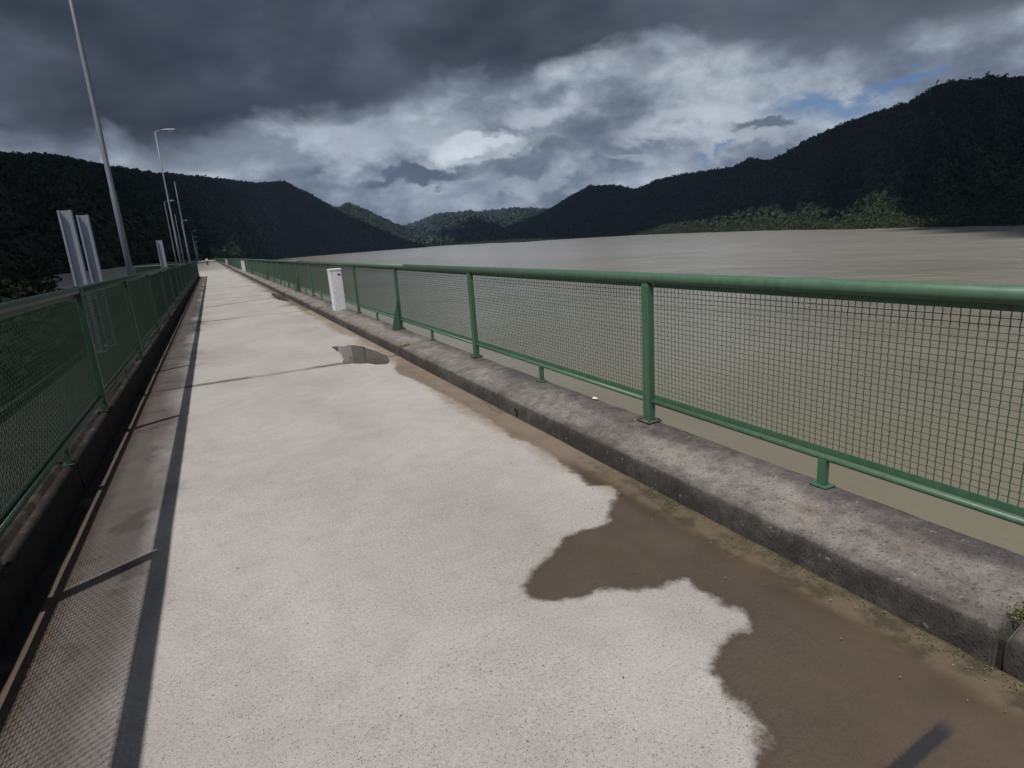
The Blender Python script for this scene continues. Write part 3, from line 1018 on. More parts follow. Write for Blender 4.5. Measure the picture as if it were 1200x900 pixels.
column((-2.41, 14.9, -.138), 2.84, .19, .16, 'tall pale steel column beyond the left railing, left one of the nearest pair')
column((-2.27, 15.85, -.138), 2.80, .17, .16, 'tall pale steel column beyond the left railing, right one of the nearest pair')
column((-2.32, 38.5, -.138), 2.84, .26, .18, 'single pale steel column beyond the left railing, between the lamp posts')


# ------------------------------------------------------------------ street lamps
def lamp(loc, h, label, arm=True, r0=.085, r1=.04):
    root = empty('street_lamp', loc)
    tag(root, label, 'street lamp', 'lamp posts along the left side of the dam')
    bm = bmesh.new()
    add_tube(bm, [(0, 0, 0), (0, 0, h * .32), (0, 0, h * .325), (0, 0, h * .66), (0, 0, h * .665), (0, 0, h)], [r0, r0 * .96, r0 * .82, r0 * .78, r0 * .64, r1], 14)
    link('pole', bm_mesh(bm, 'pole'), M['galv'], root)
    bm = bmesh.new()
    add_box(bm, -.17, .17, -.17, .17, 0, .025, .004)
    link('base_plate', bm_mesh(bm, 'base_plate'), M['galv'], root)
    if arm:
        bm = bmesh.new()
        add_tube(bm, [(0, 0, h - .1), (.05, 0, h + .02), (.25, 0, h + .1), (.55, 0, h + .14)], [.04, .036, .033, .033], 10)
        link('arm', bm_mesh(bm, 'arm'), M['galv'], root)
        bm = bmesh.new()
        sec = [(.45, .04, .04), (.6, .075, .06), (.85, .12, .095), (1.15, .15, .12), (1.4, .14, .11), (1.52, .07, .06)]
        rings = []
        for xx, ry, rz_ in sec:
            rings.append([bm.verts.new((xx, ry * math.cos(a_), h + .17 + rz_ * math.sin(a_) * (1.0 if math.sin(a_) > 0 else .45))) for a_ in [i * math.pi / 6 for i in range(12)]])
        for a_, b_ in zip(rings[:-1], rings[1:]):
            for i in range(12):
                f = bm.faces.new((a_[i], a_[(i + 1) % 12], b_[(i + 1) % 12], b_[i]))
                f.smooth = True
        bm.faces.new(rings[0])
        bm.faces.new(rings[-1])
        hd = link('lamp_head', bm_mesh(bm, 'lamp_head'), M['galv_light'], root)
        bm = bmesh.new()
        bmesh.ops.create_uvsphere(bm, u_segments=12, v_segments=8, radius=1.0, matrix=Matrix.Translation((1.12, 0, h + .13)) @ Matrix.Diagonal((.24, .11, .09, 1)))
        link('lamp_glass', bm_mesh(bm, 'lamp_glass', True), M['lamp_glass'], hd)
    return root


lamp((-2.22, 21.6, -.138), 11.9, 'nearest grey lamp post, rising out of the top of the frame beyond the left railing')
lamp((-2.22, 57.5, -.138), 11.6, 'tall lamp post with its head against the grey clouds, second along the left side')
lamp((-5.3, 120, 0.0), 11.2, 'lamp post whose head crosses the second pole, third along the left side', r0=.11)
lamp((-2.3 - .4, 101, 0.0), 12.4, 'plain tall pole without arm standing behind the second lamp post', arm=False, r0=.11)
lamp((-5.0, 146, 0.0), 10.8, 'faint plain pole just right of the second lamp post', arm=False, r0=.12)
lamp((-5.2, 187, 0.0), 11.5, 'lamp post whose head touches the plain tall pole, far down the dam', r0=.12)
lamp((-4.6, 262, 0.0), 11.6, 'small distant lamp post with the highest head of the farthest cluster', r0=.13)
lamp((-5.6, 330, 0.0), 11.5, 'small distant lamp post with the middle head of the farthest cluster', r0=.14)
lamp((-7.0 + .6, 420, 0.0), 11.6, 'small distant lamp post with the lowest head of the farthest cluster', r0=.15)

# ------------------------------------------------------------------ puddles, paper, moss, pebbles
def outline_sheet(name, pts, z, mat, label, jag=.02, sub=8):
    n = len(pts)
    dense = []
    for i in range(n):
        p0, p1, p2, p3 = [Vector(pts[(i + k) % n]) for k in (-1, 0, 1, 2)]
        for q in range(sub):
            t_ = q / sub
            p = 0.5 * ((2 * p1) + (-p0 + p2) * t_ + (2 * p0 - 5 * p1 + 4 * p2 - p3) * t_ ** 2 + (-p0 + 3 * p1 - 3 * p2 + p3) * t_ ** 3)
            nn = mnoise.noise(Vector((p.x * 9, p.y * 9, 1.3))) * jag + mnoise.noise(Vector((p.x * 30, p.y * 30, 4.3))) * jag * .4
            dense.append((min(p.x + nn, XKB - .03), p.y + nn))
    bm = bmesh.new()
    top = [bm.verts.new((x_, y_, z)) for x_, y_ in dense]
    bot = [bm.verts.new((x_, y_, z - .006)) for x_, y_ in dense]
    bm.faces.new(top)
    for i in range(len(top)):
        bm.faces.new((top[i], bot[i], bot[(i + 1) % len(top)], top[(i + 1) % len(top)]))
    bmesh.ops.triangulate(bm, faces=[f for f in bm.faces if len(f.verts) > 4])
    o = link(name, bm_mesh(bm, name), mat)
    tag(o, label, 'puddle')
    return o


outline_sheet('puddle', [(1.60, 10.35), (1.76, 10.2), (1.88, 10.3), (2.0, 10.0), (2.08, 9.4), (2.11, 8.75), (2.04, 8.35), (1.93, 8.15), (1.78, 8.35), (1.60, 8.58), (1.45, 8.66), (1.53, 9.05), (1.59, 9.7)], .0045, M['puddle'],
              'small puddle beside the kerb mirroring a railing post, at the first slab joint', .03)
outline_sheet('puddle', [(1.966, 26.0), (2.1, 26.6), (2.2, 24.2), (2.2, 22.4), (2.1, 21.6), (1.9, 22.9)], .005, M['puddle'],
              'tiny far puddle against the kerb beyond the nearest white pillar', .04)

# crumpled paper at the outer edge of the walkway
bm = bmesh.new()
bmesh.ops.create_icosphere(bm, subdivisions=2, radius=.02)
for v in bm.verts:
    v.co = Vector((v.co.x * 1.0, v.co.y * 1.3, v.co.z * .45)) * (1 + .5 * mnoise.noise(v.co * 60))
    v.co.z += .012
o = link('paper_scrap', bm_mesh(bm, 'paper_scrap'), M['paper'], loc=(2.735, 4.15, .205))
tag(o, 'crumpled white paper scrap on the outer edge of the walkway under the railing', 'litter')


def scatter_tris(n, fn, size, flat=0.4, seed=1):
    """cluster of small leaf-like quads"""
    rr_ = np.random.default_rng(seed)
    c0 = fn(rr_, n)
    a = rr_.normal(size=(n, 3))
    a /= np.linalg.norm(a, axis=1)[:, None]
    b = rr_.normal(size=(n, 3))
    b -= (b * a).sum(1)[:, None] * a
    b /= np.linalg.norm(b, axis=1)[:, None]
    s = size * rr_.uniform(.6, 1.4, n)[:, None]
    v = np.stack([c0 - a * s, c0 + b * s * .6, c0 + a * s, c0 - b * s * .6], 1).reshape(-1, 3)
    return v, np.arange(n * 4).reshape(n, 4)


def moss_fn(y0, x0=2.15, x1=2.3, sx=.05, sy=.03, z=.2):
    def fn(r2, n):
        return np.stack([r2.uniform(x0, x1, n), y0 + r2.normal(0, sy, n), z + np.abs(r2.normal(0, .010, n))], 1)
    return fn


mv = []
mf = []
nb = 0
for j, (yj, xa, xb, n) in enumerate([(.93, 2.36, 2.50, 260), (8.53, 2.25, 2.42, 300), (16.13, 2.26, 2.6, 400)]):
    v, f = scatter_tris(n, moss_fn(yj, xa, xb, z=.152), .006, seed=j + 5)
    mv.append(v)
    mf.append(f + nb)
    nb += len(v)
for j, (y0, y1) in enumerate([(2.2, 3.0), (1.3, 2.1), (4.9, 5.4), (.5, 1.2)]):
    r2 = np.random.default_rng(40 + j)
    n = 300
    c0 = lambda rq, n: np.stack([XKB - .02 - np.abs(rq.normal(0, .05, n)), rq.uniform(y0, y1, n), .004 + np.abs(rq.normal(0, .003, n))], 1)
    v, f = scatter_tris(n, c0, .004, seed=80 + j)
    mv.append(v)
    mf.append(f + nb)
    nb += len(v)
o = link('moss', mesh_np('moss', np.vstack(mv), np.vstack(mf)), M['moss'], kind='stuff')
tag(o, 'yellow green moss in the kerb joints and along the foot of the kerb', 'moss', kind='stuff')

# grit and small stones
bm = bmesh.new()
r3 = random.Random(3)
for i in range(170):
    px = XKB - abs(r3.gauss(0, .16)) - .015
    py = r3.uniform(.3, 8.5) if i < 180 else r3.uniform(.3, 3)
    s = r3.uniform(.0018, .0048)
    if i > 150:
        px = r3.uniform(-1.0, 2.0)
    bmesh.ops.create_icosphere(bm, subdivisions=1, radius=s, matrix=Matrix.Translation((px, py, s * .5 + .004)) @ Matrix.Rotation(r3.uniform(0, 6), 4, 'Z') @ Matrix.Diagonal((1, r3.uniform(.6, 1.2), .7, 1)))
o = link('grit', bm_mesh(bm, 'grit'), mat_plain('grit_stone', (0.08, 0.065, 0.05), (0.36, 0.32, 0.28), 60))
tag(o, 'scattered small stones and grit on the road beside the kerb', 'grit', kind='stuff')


# ------------------------------------------------------------------ person far down the dam
def build_person(loc):
    body_pts = {}
    me = bpy.data.meshes.new('person')
    J = [('pelvis', (0, 0, .90), .135), ('waist', (0, 0, 1.05), .125), ('chest', (0, .01, 1.28), .16), ('neck', (0, 0, 1.45), .06), ('head', (0, -.01, 1.56), .095), ('crown', (0, 0, 1.68), .08),
         ('shl', (-.18, 0, 1.38), .06), ('ell', (-.24, .04, 1.12), .045), ('wrl', (-.25, -.06, .88), .032), ('hl', (-.25, -.08, .80), .03),
         ('shr', (.18, 0, 1.38), .06), ('elr', (.24, -.04, 1.12), .045), ('wrr', (.25, -.14, .90), .032), ('hr', (.25, -.17, .83), .03),
         ('hipl', (-.09, 0, .86), .095), ('knl', (-.10, -.12, .48), .06), ('anl', (-.10, -.10, .09), .042), ('tol', (-.11, -.26, .035), .032),
         ('hipr', (.09, 0, .86), .095), ('knr', (.10, .03, .47), .06), ('anr', (.10, .22, .14), .042), ('tor', (.11, .10, .035), .032)]
    idx = {n: i for i, (n, p, r) in enumerate(J)}
    E = [('pelvis', 'waist'), ('waist', 'chest'), ('chest', 'neck'), ('neck', 'head'), ('head', 'crown'), ('chest', 'shl'), ('shl', 'ell'), ('ell', 'wrl'), ('wrl', 'hl'),
         ('chest', 'shr'), ('shr', 'elr'), ('elr', 'wrr'), ('wrr', 'hr'), ('pelvis', 'hipl'), ('hipl', 'knl'), ('knl', 'anl'), ('anl', 'tol'), ('pelvis', 'hipr'), ('hipr', 'knr'), ('knr', 'anr'), ('anr', 'tor')]
    me.from_pydata([p for _, p, _ in J], [(idx[a], idx[b]) for a, b in E], [])
    root = link('person', me, M['skin'], loc=loc)
    tag(root, 'person in a white top and dark trousers walking on the road far down the dam', 'person')

    def skin(o, radii, rootname):
        o.modifiers.new('skin', 'SKIN')
        sub = o.modifiers.new('sub', 'SUBSURF')
        sub.levels = sub.render_levels = 1
        for i, rr2 in enumerate(radii):
            o.data.skin_vertices[0].data[i].radius = (rr2, rr2)
            o.data.skin_vertices[0].data[i].use_root = (i == rootname)
    skin(root, [r for _, _, r in J], 0)

    def cloth(nm, names, edges, mat, grow):
        m2 = bpy.data.meshes.new(nm)
        loc_i = {n: i for i, n in enumerate(names)}
        m2.from_pydata([J[idx[n]][1] for n in names], [(loc_i[a], loc_i[b]) for a, b in edges], [])
        o2 = link(nm, m2, mat, root)
        skin(o2, [J[idx[n]][2] + grow for n in names], 0)
    cloth('shirt', ['waist', 'pelvis', 'chest', 'shl', 'ell', 'shr', 'elr'], [('pelvis', 'waist'), ('waist', 'chest'), ('chest', 'shl'), ('shl', 'ell'), ('chest', 'shr'), ('shr', 'elr')], M['shirt'], .022)
    cloth('trousers', ['pelvis', 'hipl', 'knl', 'anl', 'hipr', 'knr', 'anr'], [('pelvis', 'hipl'), ('hipl', 'knl'), ('knl', 'anl'), ('pelvis', 'hipr'), ('hipr', 'knr'), ('knr', 'anr')], M['trousers'], .016)
    bm = bmesh.new()
    bmesh.ops.create_uvsphere(bm, u_segments=12, v_segments=8, radius=.115, matrix=Matrix.Translation((0, .015, 1.66)) @ Matrix.Diagonal((.9, 1, .85, 1)))
    link('hair', bm_mesh(bm, 'hair', True), M['hair'], root)
    return root


build_person((-.66, 142.0, 0.0))

# ------------------------------------------------------------------ terrain
def interp(azs, xp, fp):
    return np.interp(azs, xp, fp)


def polar_hill(name, az0, az1, naz, nr, shore, ridge_r, ridge_el, z0f, mat, tree_h, back=1.35, spur=.22, pw=1.1, seed=0.0):
    A = np.linspace(az0, az1, naz)
    S = np.concatenate([np.linspace(0, 1, nr), np.linspace(1.02, back, max(4, nr // 6))])
    a, s = np.meshgrid(A, S)
    rs = shore(a)
    rr2 = ridge_r(a)
    z0 = z0f(a)
    jag = fbm(a * 1.1 + seed, a * 0 + seed, 5) * 0.12
    rs = rs * (1 + jag * .5)
    el_ = ridge_el(a)
    zr = EYE + rr2 * np.tan(np.radians(el_)) - tree_h * .8
    r = rs + (rr2 - rs) * s
    bell = 4 * np.clip(s, 0, 1) * (1 - np.clip(s, 0, 1))
    n1 = fbm(a * .35 + seed + s * 1.2, s * 2.2 + seed, 5)
    n2 = fbm(a * 1.3 + seed, s * 6 + seed, 4)
    t_ = np.clip(s, 0, 1) ** pw
    t_ = t_ + bell * (spur * n1 * 2 + .06 * n2)
    t_ = np.where(s > 1, 1 - (s - 1) * 1.4, t_)
    z = z0 + (zr - z0) * t_
    x = r * np.sin(np.radians(a))
    y_ = r * np.cos(np.radians(a))
    R, C = a.shape
    v = np.stack([x, y_, z], -1).reshape(-1, 3)
    idx = np.arange(R * C).reshape(R, C)
    f = np.stack([idx[:-1, :-1], idx[1:, :-1], idx[1:, 1:], idx[:-1, 1:]], -1).reshape(-1, 4)
    me = mesh_np(name, v, f[:, ::-1], True)
    link(name, me, mat, kind='structure')
    return dict(A=A, S=S, x=x, y=y_, z=z)


def ico_template(seed, sub=1):
    bm = bmesh.new()
    bmesh.ops.create_icosphere(bm, subdivisions=sub, radius=1.0)
    for v in bm.verts:
        v.co *= 1 + .32 * mnoise.noise(v.co * 1.7 + Vector((seed * 7.1, 0, 0)))
        v.co.z *= .85
    bm.faces.ensure_lookup_table()
    v = np.array([q.co[:] for q in bm.verts])
    f = np.array([[q.index for q in fc.verts] for fc in bm.faces])
    bm.free()
    return v, f


def leafy_template(seed, n=12, q0=.36, q1=.62):
    """crown made of small leaf-clump faces through an ellipsoid volume"""
    r2 = np.random.default_rng(seed)
    d = r2.normal(size=(n, 3))
    d /= np.linalg.norm(d, axis=1)[:, None]
    rad = r2.uniform(.35, 1.0, n) ** .5
    c0 = d * rad[:, None]
    c0[:, 2] = c0[:, 2] * .9
    a = r2.normal(size=(n, 3))
    a -= (a * d).sum(1)[:, None] * d * .7
    a /= np.linalg.norm(a, axis=1)[:, None]
    b = np.cross(a, d)
    b /= np.linalg.norm(b, axis=1)[:, None]
    s = r2.uniform(q0, q1, n)[:, None]
    v = np.stack([c0 - a * s, c0 + b * s * 1.1, c0 + a * s * .9], 1).reshape(-1, 3)
    return v, np.arange(n * 3).reshape(n, 3)


def forest(name, H, n, smin, smax, mat, label, seed, azr=None, sr=(0.0, 1.03), lift=.5, leafy=False, dens_pow=1.0, extra_ridge=0, tall=1.0, q=(22, .30, .52)):
    r2 = np.random.default_rng(seed)
    A, S = H['A'], H['S']
    azr = azr or (A[0], A[-1])
    ua = r2.uniform(azr[0], azr[1], n)
    us = sr[0] + (sr[1] - sr[0]) * r2.uniform(0, 1, n) ** dens_pow
    if extra_ridge:
        ua = np.concatenate([ua, r2.uniform(azr[0], azr[1], extra_ridge)])
        us = np.concatenate([us, r2.uniform(.96, 1.03, extra_ridge)])
    # bilinear sample
    ia = np.clip((ua - A[0]) / (A[-1] - A[0]) * (len(A) - 1), 0, len(A) - 1.001)
    js = np.clip(np.interp(us, S, np.arange(len(S))), 0, len(S) - 1.001)
    i0 = ia.astype(int)
    j0 = js.astype(int)
    fa = ia - i0
    fs = js - j0

    def smp(G):
        return (G[j0, i0] * (1 - fa) + G[j0, i0 + 1] * fa) * (1 - fs) + (G[j0 + 1, i0] * (1 - fa) + G[j0 + 1, i0 + 1] * fa) * fs
    x, y_, z = smp(H['x']), smp(H['y']), smp(H['z'])
    n = len(x)
    sc = r2.uniform(smin, smax, n) * (1 + .5 * np.clip(r2.normal(size=n), -1, 2) * .4)
    tpl = [leafy_template(100 + k, *q) if leafy else ico_template(k) for k in range(6)]
    which = r2.integers(0, 6, n)
    V = []
    F = []
    nb2 = 0
    for k in range(6):
        m = which == k
        tv, tf = tpl[k]
        ang = r2.uniform(0, 2 * np.pi, m.sum())
        ca, sa = np.cos(ang), np.sin(ang)
        s_ = sc[m]
        zz = s_ * r2.uniform(.8, 1.35, m.sum()) * tall
        vx = (tv[None, :, 0] * ca[:, None] - tv[None, :, 1] * sa[:, None]) * s_[:, None] + x[m][:, None]
        vy = (tv[None, :, 0] * sa[:, None] + tv[None, :, 1] * ca[:, None]) * s_[:, None] + y_[m][:, None]
        vz = tv[None, :, 2] * zz[:, None] + (z[m] + zz * lift)[:, None]
        v = np.stack([vx, vy, vz], -1).reshape(-1, 3)
        f = (tf[None] + (np.arange(m.sum()) * len(tv))[:, None, None]).reshape(-1, tf.shape[1]) + nb2
        V.append(v)
        F.append(f)
        nb2 += len(v)
    me = mesh_np(name, np.vstack(V), np.vstack(F))
    o = link(name, me, mat)
    tag(o, label, 'forest', kind='stuff')
    return o


# left hill behind the dam's far end
LA = [-75, -30, -14, -11, -3, 0, 2, 4, 6, 12, 18.4]
H_left = polar_hill('hill', -75, 18.2, 260, 70,
                    lambda a: interp(a, LA, [120, 150, 200, 330, 470, 560, 600, 900, 1380, 1440, 1480]),
                    lambda a: interp(a, [-75, -30, -12, 0, 6, 12, 18.2], [700, 850, 1100, 1500, 1950, 1950, 1600]),
                    lambda a: interp(a, [-75, -30, -12.08, -9.16, -5.62, -2.27, 1.36, 4.54, 6.59, 8.54, 11.19, 13.26, 16.12, 18.2], [10.5, 9.0, 8.07, 8.07, 7.26, 6.73, 6.33, 5.83, 5.95, 4.91, 3.20, 1.98, .43, -.35]),
                    lambda a: interp(a, [-75, -12, -3, 2.5, 3.5], [-8, -6, -1, -1, -12]), M['hill_soil'], 8, seed=3.7, pw=1.05)
forest('forest', H_left, 42000, 2.8, 5.2, M['forest_a'], 'dark green forest covering the whole hill behind the lamp posts on the left', 21, azr=(-40, 18.2), sr=(0, 1.03), extra_ridge=4000, leafy=True)
# second hill, with a sunlit flank, seen over the first one's foot
H_l2 = polar_hill('hill', 7, 19.5, 70, 30,
                  lambda a: interp(a, [7, 19.5], [2050, 1650]), lambda a: interp(a, [7, 12, 19.5], [2600, 2600, 2300]),
                  lambda a: interp(a, [7, 10, 10.84, 11.85, 13.39, 15.51, 17.71, 18.6, 19.5], [1.5, 3.0, 3.45, 3.80, 3.05, 1.88, .85, .15, -.3]),
                  lambda a: a * 0 - 12, M['hill_soil'], 8, seed=8.1, spur=.3)
forest('forest', H_l2, 6000, 4.5, 8, M['forest_b'], 'forest on the smaller sunlit hill behind the end of the left hill', 23, extra_ridge=900, leafy=True)
# far hills closing the valley
H_far = polar_hill('hill', 15, 40, 110, 30,
                   lambda a: interp(a, [15, 18, 24, 40], [2400, 1560, 1560, 2600]), lambda a: a * 0 + 4600,
                   lambda a: interp(a, [15, 17.4, 19.41, 23.32, 28.02, 31.13, 40], [1.0, 1.6, 2.28, 2.25, 2.15, 1.9, 1.6]),
                   lambda a: a * 0 - 12, M['hill_soil'], 12, seed=5.5, spur=.35)
forest('forest', H_far, 8000, 9, 16, M['forest_b'], 'hazy forest on the farthest hills closing the valley under the clouds', 25, extra_ridge=1300, leafy=True)
# right hill
RA = [20.5, 27, 34, 45, 55, 65, 80, 130]
H_right = polar_hill('hill', 20.5, 125, 330, 80,
                     lambda a: interp(a, RA, [1500, 1060, 1030, 690, 470, 375, 320, 300]),
                     lambda a: interp(a, [20.5, 30, 34, 45, 55, 65, 80, 130], [2300, 2150, 2000, 1550, 1350, 1250, 1100, 1000]),
                     lambda a: interp(a, [20.5, 21.55, 24.36, 27.18, 29.58, 31.5, 33.54, 35.81, 37.68, 39.54, 41.71, 45.91, 47.24, 48.57, 49.85, 51.70, 53.78, 56.33, 58.48, 59.47, 60.47, 62.45, 64.78, 80, 130],
                                      [-.5, .05, .47, 1.19, 2.0, 3.0, 3.90, 3.80, 3.24, 3.94, 4.2, 4.38, 4.95, 4.55, 5.0, 5.95, 6.7, 7.3, 7.65, 8.3, 8.6, 8.4, 8.1, 9, 9]),
                     lambda a: a * 0 - 12, M['hill_soil'], 8, seed=1.9, pw=1.45, spur=.2)
forest('forest', H_right, 48000, 2.8, 5.2, M['forest_b'], 'dark forest covering the long hill on the right above the lake', 27, azr=(20.5, 95), sr=(0.13, 1.03), dens_pow=1.0, extra_ridge=4500, leafy=True)
forest('forest', H_right, 12000, 2.0, 4.0, M['forest_c'], 'brighter green shoreline scrub and trees at the foot of the right hill', 28, azr=(20.5, 80), sr=(0.0, .18), lift=.4, leafy=True, q=(60, .13, .25))


# individually visible trees standing up from the right ridge
def tree_meshes(seed, h, crown_r, n=420, leaf=.5):
    r2 = random.Random(seed)
    bm = bmesh.new()
    pts = [Vector((0, 0, -1.0)), Vector((r2.uniform(-.2, .2), 0, h * .35)), Vector((r2.uniform(-.5, .5), r2.uniform(-.4, .4), h * .75))]
    add_tube(bm, pts, [h * .022, h * .016, h * .008], 7)
    tips = []
    for i in range(7):
        a_ = i * 2.4 + r2.random()
        st = pts[1].lerp(pts[2], r2.uniform(.1, 1))
        en = st + Vector((math.cos(a_) * crown_r * r2.uniform(.4, .8), math.sin(a_) * crown_r * r2.uniform(.4, .8), h * r2.uniform(.08, .25)))
        add_tube(bm, [st, (st + en) / 2 + Vector((0, 0, .1 * h * .2)), en], [h * .008, h * .006, h * .003], 5)
        tips.append(en)
    trunk = bm_mesh(bm, 'trunk')
    tips.append(pts[2])

    def fn(rq, n_):
        k = rq.integers(0, len(tips), n_)
        t3 = np.array([t_[:] for t_ in tips])[k]
        d = rq.normal(size=(n_, 3))
        d /= np.linalg.norm(d, axis=1)[:, None]
        sizes = np.random.default_rng(seed).uniform(.32, .55, len(tips))[k] * crown_r
        rad = (rq.uniform(.2, 1, n_) ** .5)[:, None]
        return t3 + d * rad * sizes[:, None] * np.array([1, 1, .7])
    v, f = scatter_tris(n, fn, leaf, seed=seed)
    crown = mesh_np('crown', v, f)
    return trunk, crown


def place_tree(tm, loc, label, group, sc=1.0, rz=0.0):
    root = empty('tree', loc, rz)
    root.scale = (sc, sc, sc)
    tag(root, label, 'tree', group)
    link('trunk', tm[0], M['bark'], root)
    link('crown', tm[1], M['leaf'], root)
    return root


T = [tree_meshes(31, 13, 3.6, 500, .55), tree_meshes(32, 11, 4.2, 520, .55), tree_meshes(33, 15, 3.2, 460, .55)]


def hill_z(Hh, a, s):
    i = (a - Hh['A'][0]) / (Hh['A'][-1] - Hh['A'][0]) * (len(Hh['A']) - 1)
    j = np.interp(s, Hh['S'], np.arange(len(Hh['S'])))
    i0, j0 = int(i), int(j)
    return Hh['x'][j0, i0], Hh['y'][j0, i0], Hh['z'][j0, i0]


rt = random.Random(12)
ridge_az = [44.9, 45.4, 46.4, 47.4, 49.6, 50.3, 51.2, 52.3, 53.2, 54.6, 58.9, 60.1, 61.0, 61.9, 62.8, 63.9]
words = ['first', 'second', 'third', 'fourth', 'fifth', 'sixth', 'seventh', 'eighth', 'ninth', 'tenth', 'eleventh', 'twelfth', 'thirteenth', 'fourteenth', 'fifteenth', 'sixteenth']
for i, a in enumerate(ridge_az):
    x, y_, z = hill_z(H_right, a, 1.0)
    place_tree(T[i % 3], (x, y_, z + 2.5), 'tree standing up on the right ridge against the sky, %s from the left' % words[i], 'trees on the right ridge line', rt.uniform(.5, .85), rt.uniform(0, 6))

# valley ground and gravel terrace left of the dam
gx = np.linspace(-700, -6.7, 90)
gy = np.linspace(-150, 600, 100)
X2, Y2 = np.meshgrid(gx, gy)
dist = np.hypot(X2, Y2)
zt = np.interp(dist, [60, 200, 450, 700], [-9.0, -3.0, .4, 1.0])
slope = -3.0 - np.minimum(np.abs(X2 + 6.7) * .35, 9) + fbm(X2 * .03, Y2 * .03, 4) * 5
aznp = np.degrees(np.arctan2(X2, Y2))
wgt = np.clip((aznp + 13.5) / 2.0, 0, 1) * np.clip((dist - 70) / 60, 0, 1)
Z2 = slope * (1 - wgt) + zt * wgt
R, C = X2.shape
idx = np.arange(R * C).reshape(R, C)
f = np.stack([idx[:-1, :-1], idx[:-1, 1:], idx[1:, 1:], idx[1:, :-1]], -1).reshape(-1, 4)
link('valley_ground', mesh_np('valley_ground', np.stack([X2, Y2, Z2], -1).reshape(-1, 3), f, True), M['soil'], kind='structure')
# gravel area sheet following the terrace
ga = np.linspace(-12.2, -1.2, 60)
gr = np.linspace(150, 470, 50)
A2, R2 = np.meshgrid(ga, gr)
edge_n = fbm(A2 * .6, R2 * .01, 4)
X3 = R2 * np.sin(np.radians(A2))
Y3 = R2 * np.cos(np.radians(A2))
Z3 = np.interp(R2, [60, 200, 450, 700], [-9.0, -3.0, .4, 1.0]) + .12
idx = np.arange(A2.size).reshape(A2.shape)
f = np.stack([idx[:-1, :-1], idx[:-1, 1:], idx[1:, 1:], idx[1:, :-1]], -1)
keep = (edge_n[:-1, :-1] + np.clip((A2[:-1, :-1] + 11.5) * .25, -1, .5) > -.02)
link('gravel_terrace', mesh_np('gravel_terrace', np.stack([X3, Y3, Z3], -1).reshape(-1, 3), f[keep].reshape(-1, 4), True), M['gravel'], kind='structure')

# trees and shrubs on the near left slope
T2 = [tree_meshes(41, 8, 3.4, 1500, .22), tree_meshes(42, 6.5, 3.0, 1300, .20), tree_meshes(43, 9.5, 3.2, 1500, .22)]
rt = random.Random(5)
spots = [(-14.5, 70), (-17, 60), (-12.6, 95), (-15.5, 110), (-13.4, 130), (-11.6, 165), (-12.8, 190), (-14.2, 170), (-20, 80), (-18, 110), (-11.0, 240), (-12, 260), (-16.5, 150), (-22, 60), (-13.5, 230), (-9.5, 300), (-4.6, 430), (-3.7, 440), (-5.4, 450), (-6.4, 455), (-7.5, 450)]
desc = ['low bushy tree', 'rounded shrub tree', 'taller loose tree']
for i, (a, r) in enumerate(spots):
    x, y_ = r * math.sin(math.radians(a)), r * math.cos(math.radians(a))
    if a > -13 and r > 130:
        z = float(np.interp(r, [60, 200, 450], [-9, -3, .4]))
    else:
        z = -3.0 - min(abs(x + 6.7) * .35, 9)
    where = 'on the slope left of the steel columns' if a < -9 else 'behind the gravel terrace'
    k = [q for q in range(i) if (spots[q][0] < -9) == (a < -9)]
    place_tree(T2[i % 3], (x, y_, z - .3), '%s %s, %s in line' % (desc[i % 3], where, words[min(len(k), 15)]), 'trees on the slope beside the dam', rt.uniform(.8, 1.25), rt.uniform(0, 6))
H_sl = dict(A=np.linspace(-60, -11.5, 40), S=np.linspace(0, 1, 20))
aa, ss = np.meshgrid(H_sl['A'], H_sl['S'])
rr4 = 35 + ss * 260
H_sl['x'] = rr4 * np.sin(np.radians(aa))
H_sl['y'] = rr4 * np.cos(np.radians(aa))
H_sl['z'] = np.interp(H_sl['x'], [-40, -6.7], [-12, -3.5]) + ss * 5
forest('shrubs', H_sl, 3600, 1.2, 3.0, M['forest_a'], 'dark tangled shrubs on the slope below the left railing', 33, lift=.35, leafy=True, sr=(0, 1), dens_pow=1.2, q=(110, .07, .15))

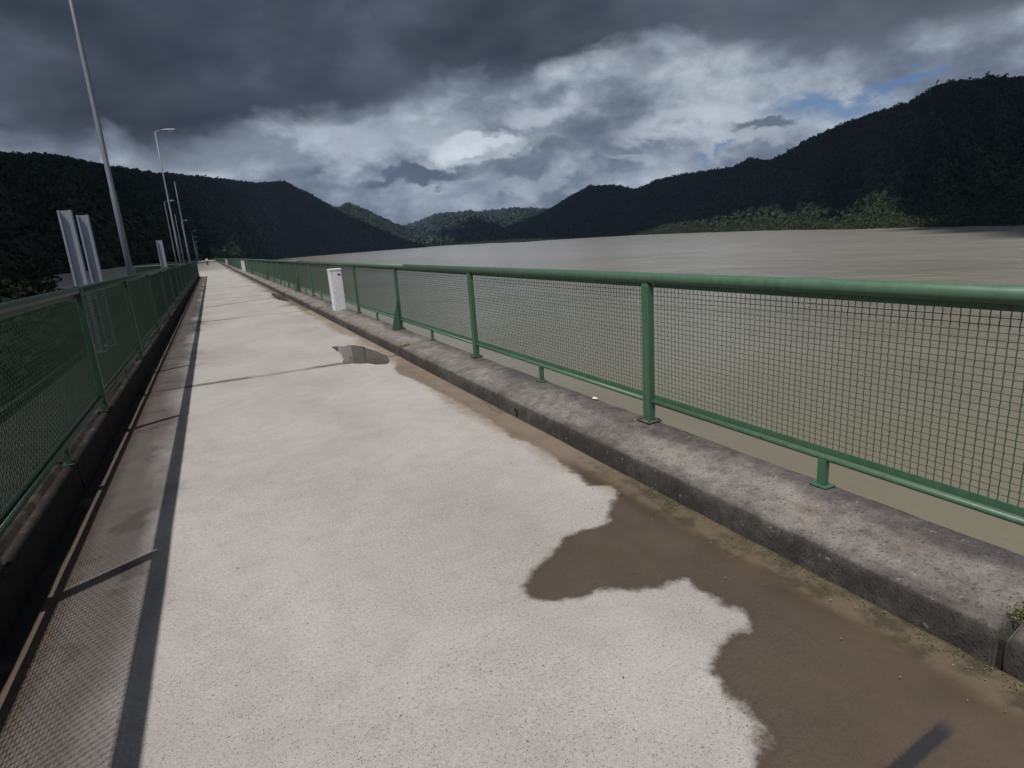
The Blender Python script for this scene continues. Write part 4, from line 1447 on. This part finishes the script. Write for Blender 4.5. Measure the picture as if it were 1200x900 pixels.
# ------------------------------------------------------------------ unseen cloud-shaped sun blockers added to shade the hills
def shade_cloud(name, pts, h, thick, label, seed):
    """opaque cloud-shaped sun blocker over the ground outline pts (shifted towards the sun)"""
    off = Vector((-SUN_TRAVEL.x, -SUN_TRAVEL.y, 0)) * (h / -SUN_TRAVEL.z)
    poly = np.array([(x + off.x, y + off.y) for x, y in pts])
    x0, y0 = poly.min(0)
    x1, y1 = poly.max(0)
    st = 45.0
    gx_ = np.arange(x0, x1 + st, st)
    gy_ = np.arange(y0, y1 + st, st)
    XX, YY = np.meshgrid(gx_, gy_)
    sd_ = signed_dist(XX, YY, poly) + fbm(XX * .004 + seed, YY * .004, 4) * 70
    inside = sd_ > 0
    swell = np.clip(sd_ / 160, 0, 1) ** .5
    zb = h - thick * .25 * swell + fbm(XX * .006, YY * .006 + seed, 4) * 60
    zt_ = h + thick * swell * (.7 + fbm(XX * .008 + 4, YY * .008, 4)) + 12
    Rr, Cc = XX.shape
    id_ = np.arange(Rr * Cc).reshape(Rr, Cc)
    cell = inside[:-1, :-1] & inside[1:, :-1] & inside[:-1, 1:] & inside[1:, 1:]
    q = np.stack([id_[:-1, :-1], id_[:-1, 1:], id_[1:, 1:], id_[1:, :-1]], -1)[cell]
    N_ = Rr * Cc
    vb = np.stack([XX, YY, zb], -1).reshape(-1, 3)
    vt = np.stack([XX, YY, zt_], -1).reshape(-1, 3)
    v = np.vstack([vb, vt])
    me = mesh_np(name, v, np.vstack([q[:, ::-1], q + N_]), True)
    # side walls along the open boundary
    bm2 = bmesh.new()
    bm2.from_mesh(me)
    bm2.verts.ensure_lookup_table()
    be = [e for e in bm2.edges if e.is_boundary and e.verts[0].index < N_ and e.verts[1].index < N_]
    for e in be:
        a_, b_ = e.verts
        try:
            bm2.faces.new((a_, b_, bm2.verts[b_.index + N_], bm2.verts[a_.index + N_]))
        except ValueError:
            pass
    for v_ in [q_ for q_ in bm2.verts if not q_.link_faces]:
        bm2.verts.remove(v_)
    bmesh.ops.recalc_face_normals(bm2, faces=bm2.faces)
    bm2.to_mesh(me)
    bm2.free()
    o_ = link(name, me, M['cloud'], kind='structure')
    return o_


def pol(a, r):
    return (r * math.sin(math.radians(a)), r * math.cos(math.radians(a)))


shade_cloud('shade_cloud', [(-13, -100), (-13, 430), (6, 540), pol(3, 640), pol(5, 1150), pol(11, 1350), pol(18, 1420), pol(15, 1900), pol(9.5, 2050), pol(12, 2350), pol(11, 3000), (-2400, 3000), (-2400, -100)], 1500, 220, '', 2.0)
shade_cloud('shade_cloud', [pol(19, 1750), pol(25, 1150), pol(33, 980), pol(38.5, 900), pol(41, 1010), pol(46, 850), pol(50, 700), pol(54, 560), pol(56.5, 470), pol(60, 330), pol(66, 230), pol(80, 150), pol(110, 150), pol(115, 2400), pol(60, 2600), pol(45, 2700), pol(30, 2700), pol(19, 2500)], 1500, 220, '', 5.0)

# ------------------------------------------------------------------ haze
bm = bmesh.new()
add_box(bm, -3600, 5000, -3600, 5200, -37, 420)
m, t, out = new_mat('haze_air')
pv = t.add('ShaderNodeVolumePrincipled', {'Color': (0.42, 0.62, 1.0, 1.0), 'Density': 0.00006, 'Anisotropy': 0.2})
t.l.new(pv.outputs[0], out.inputs['Volume'])
hz = link('haze', bm_mesh(bm, 'haze'), m, kind='stuff')
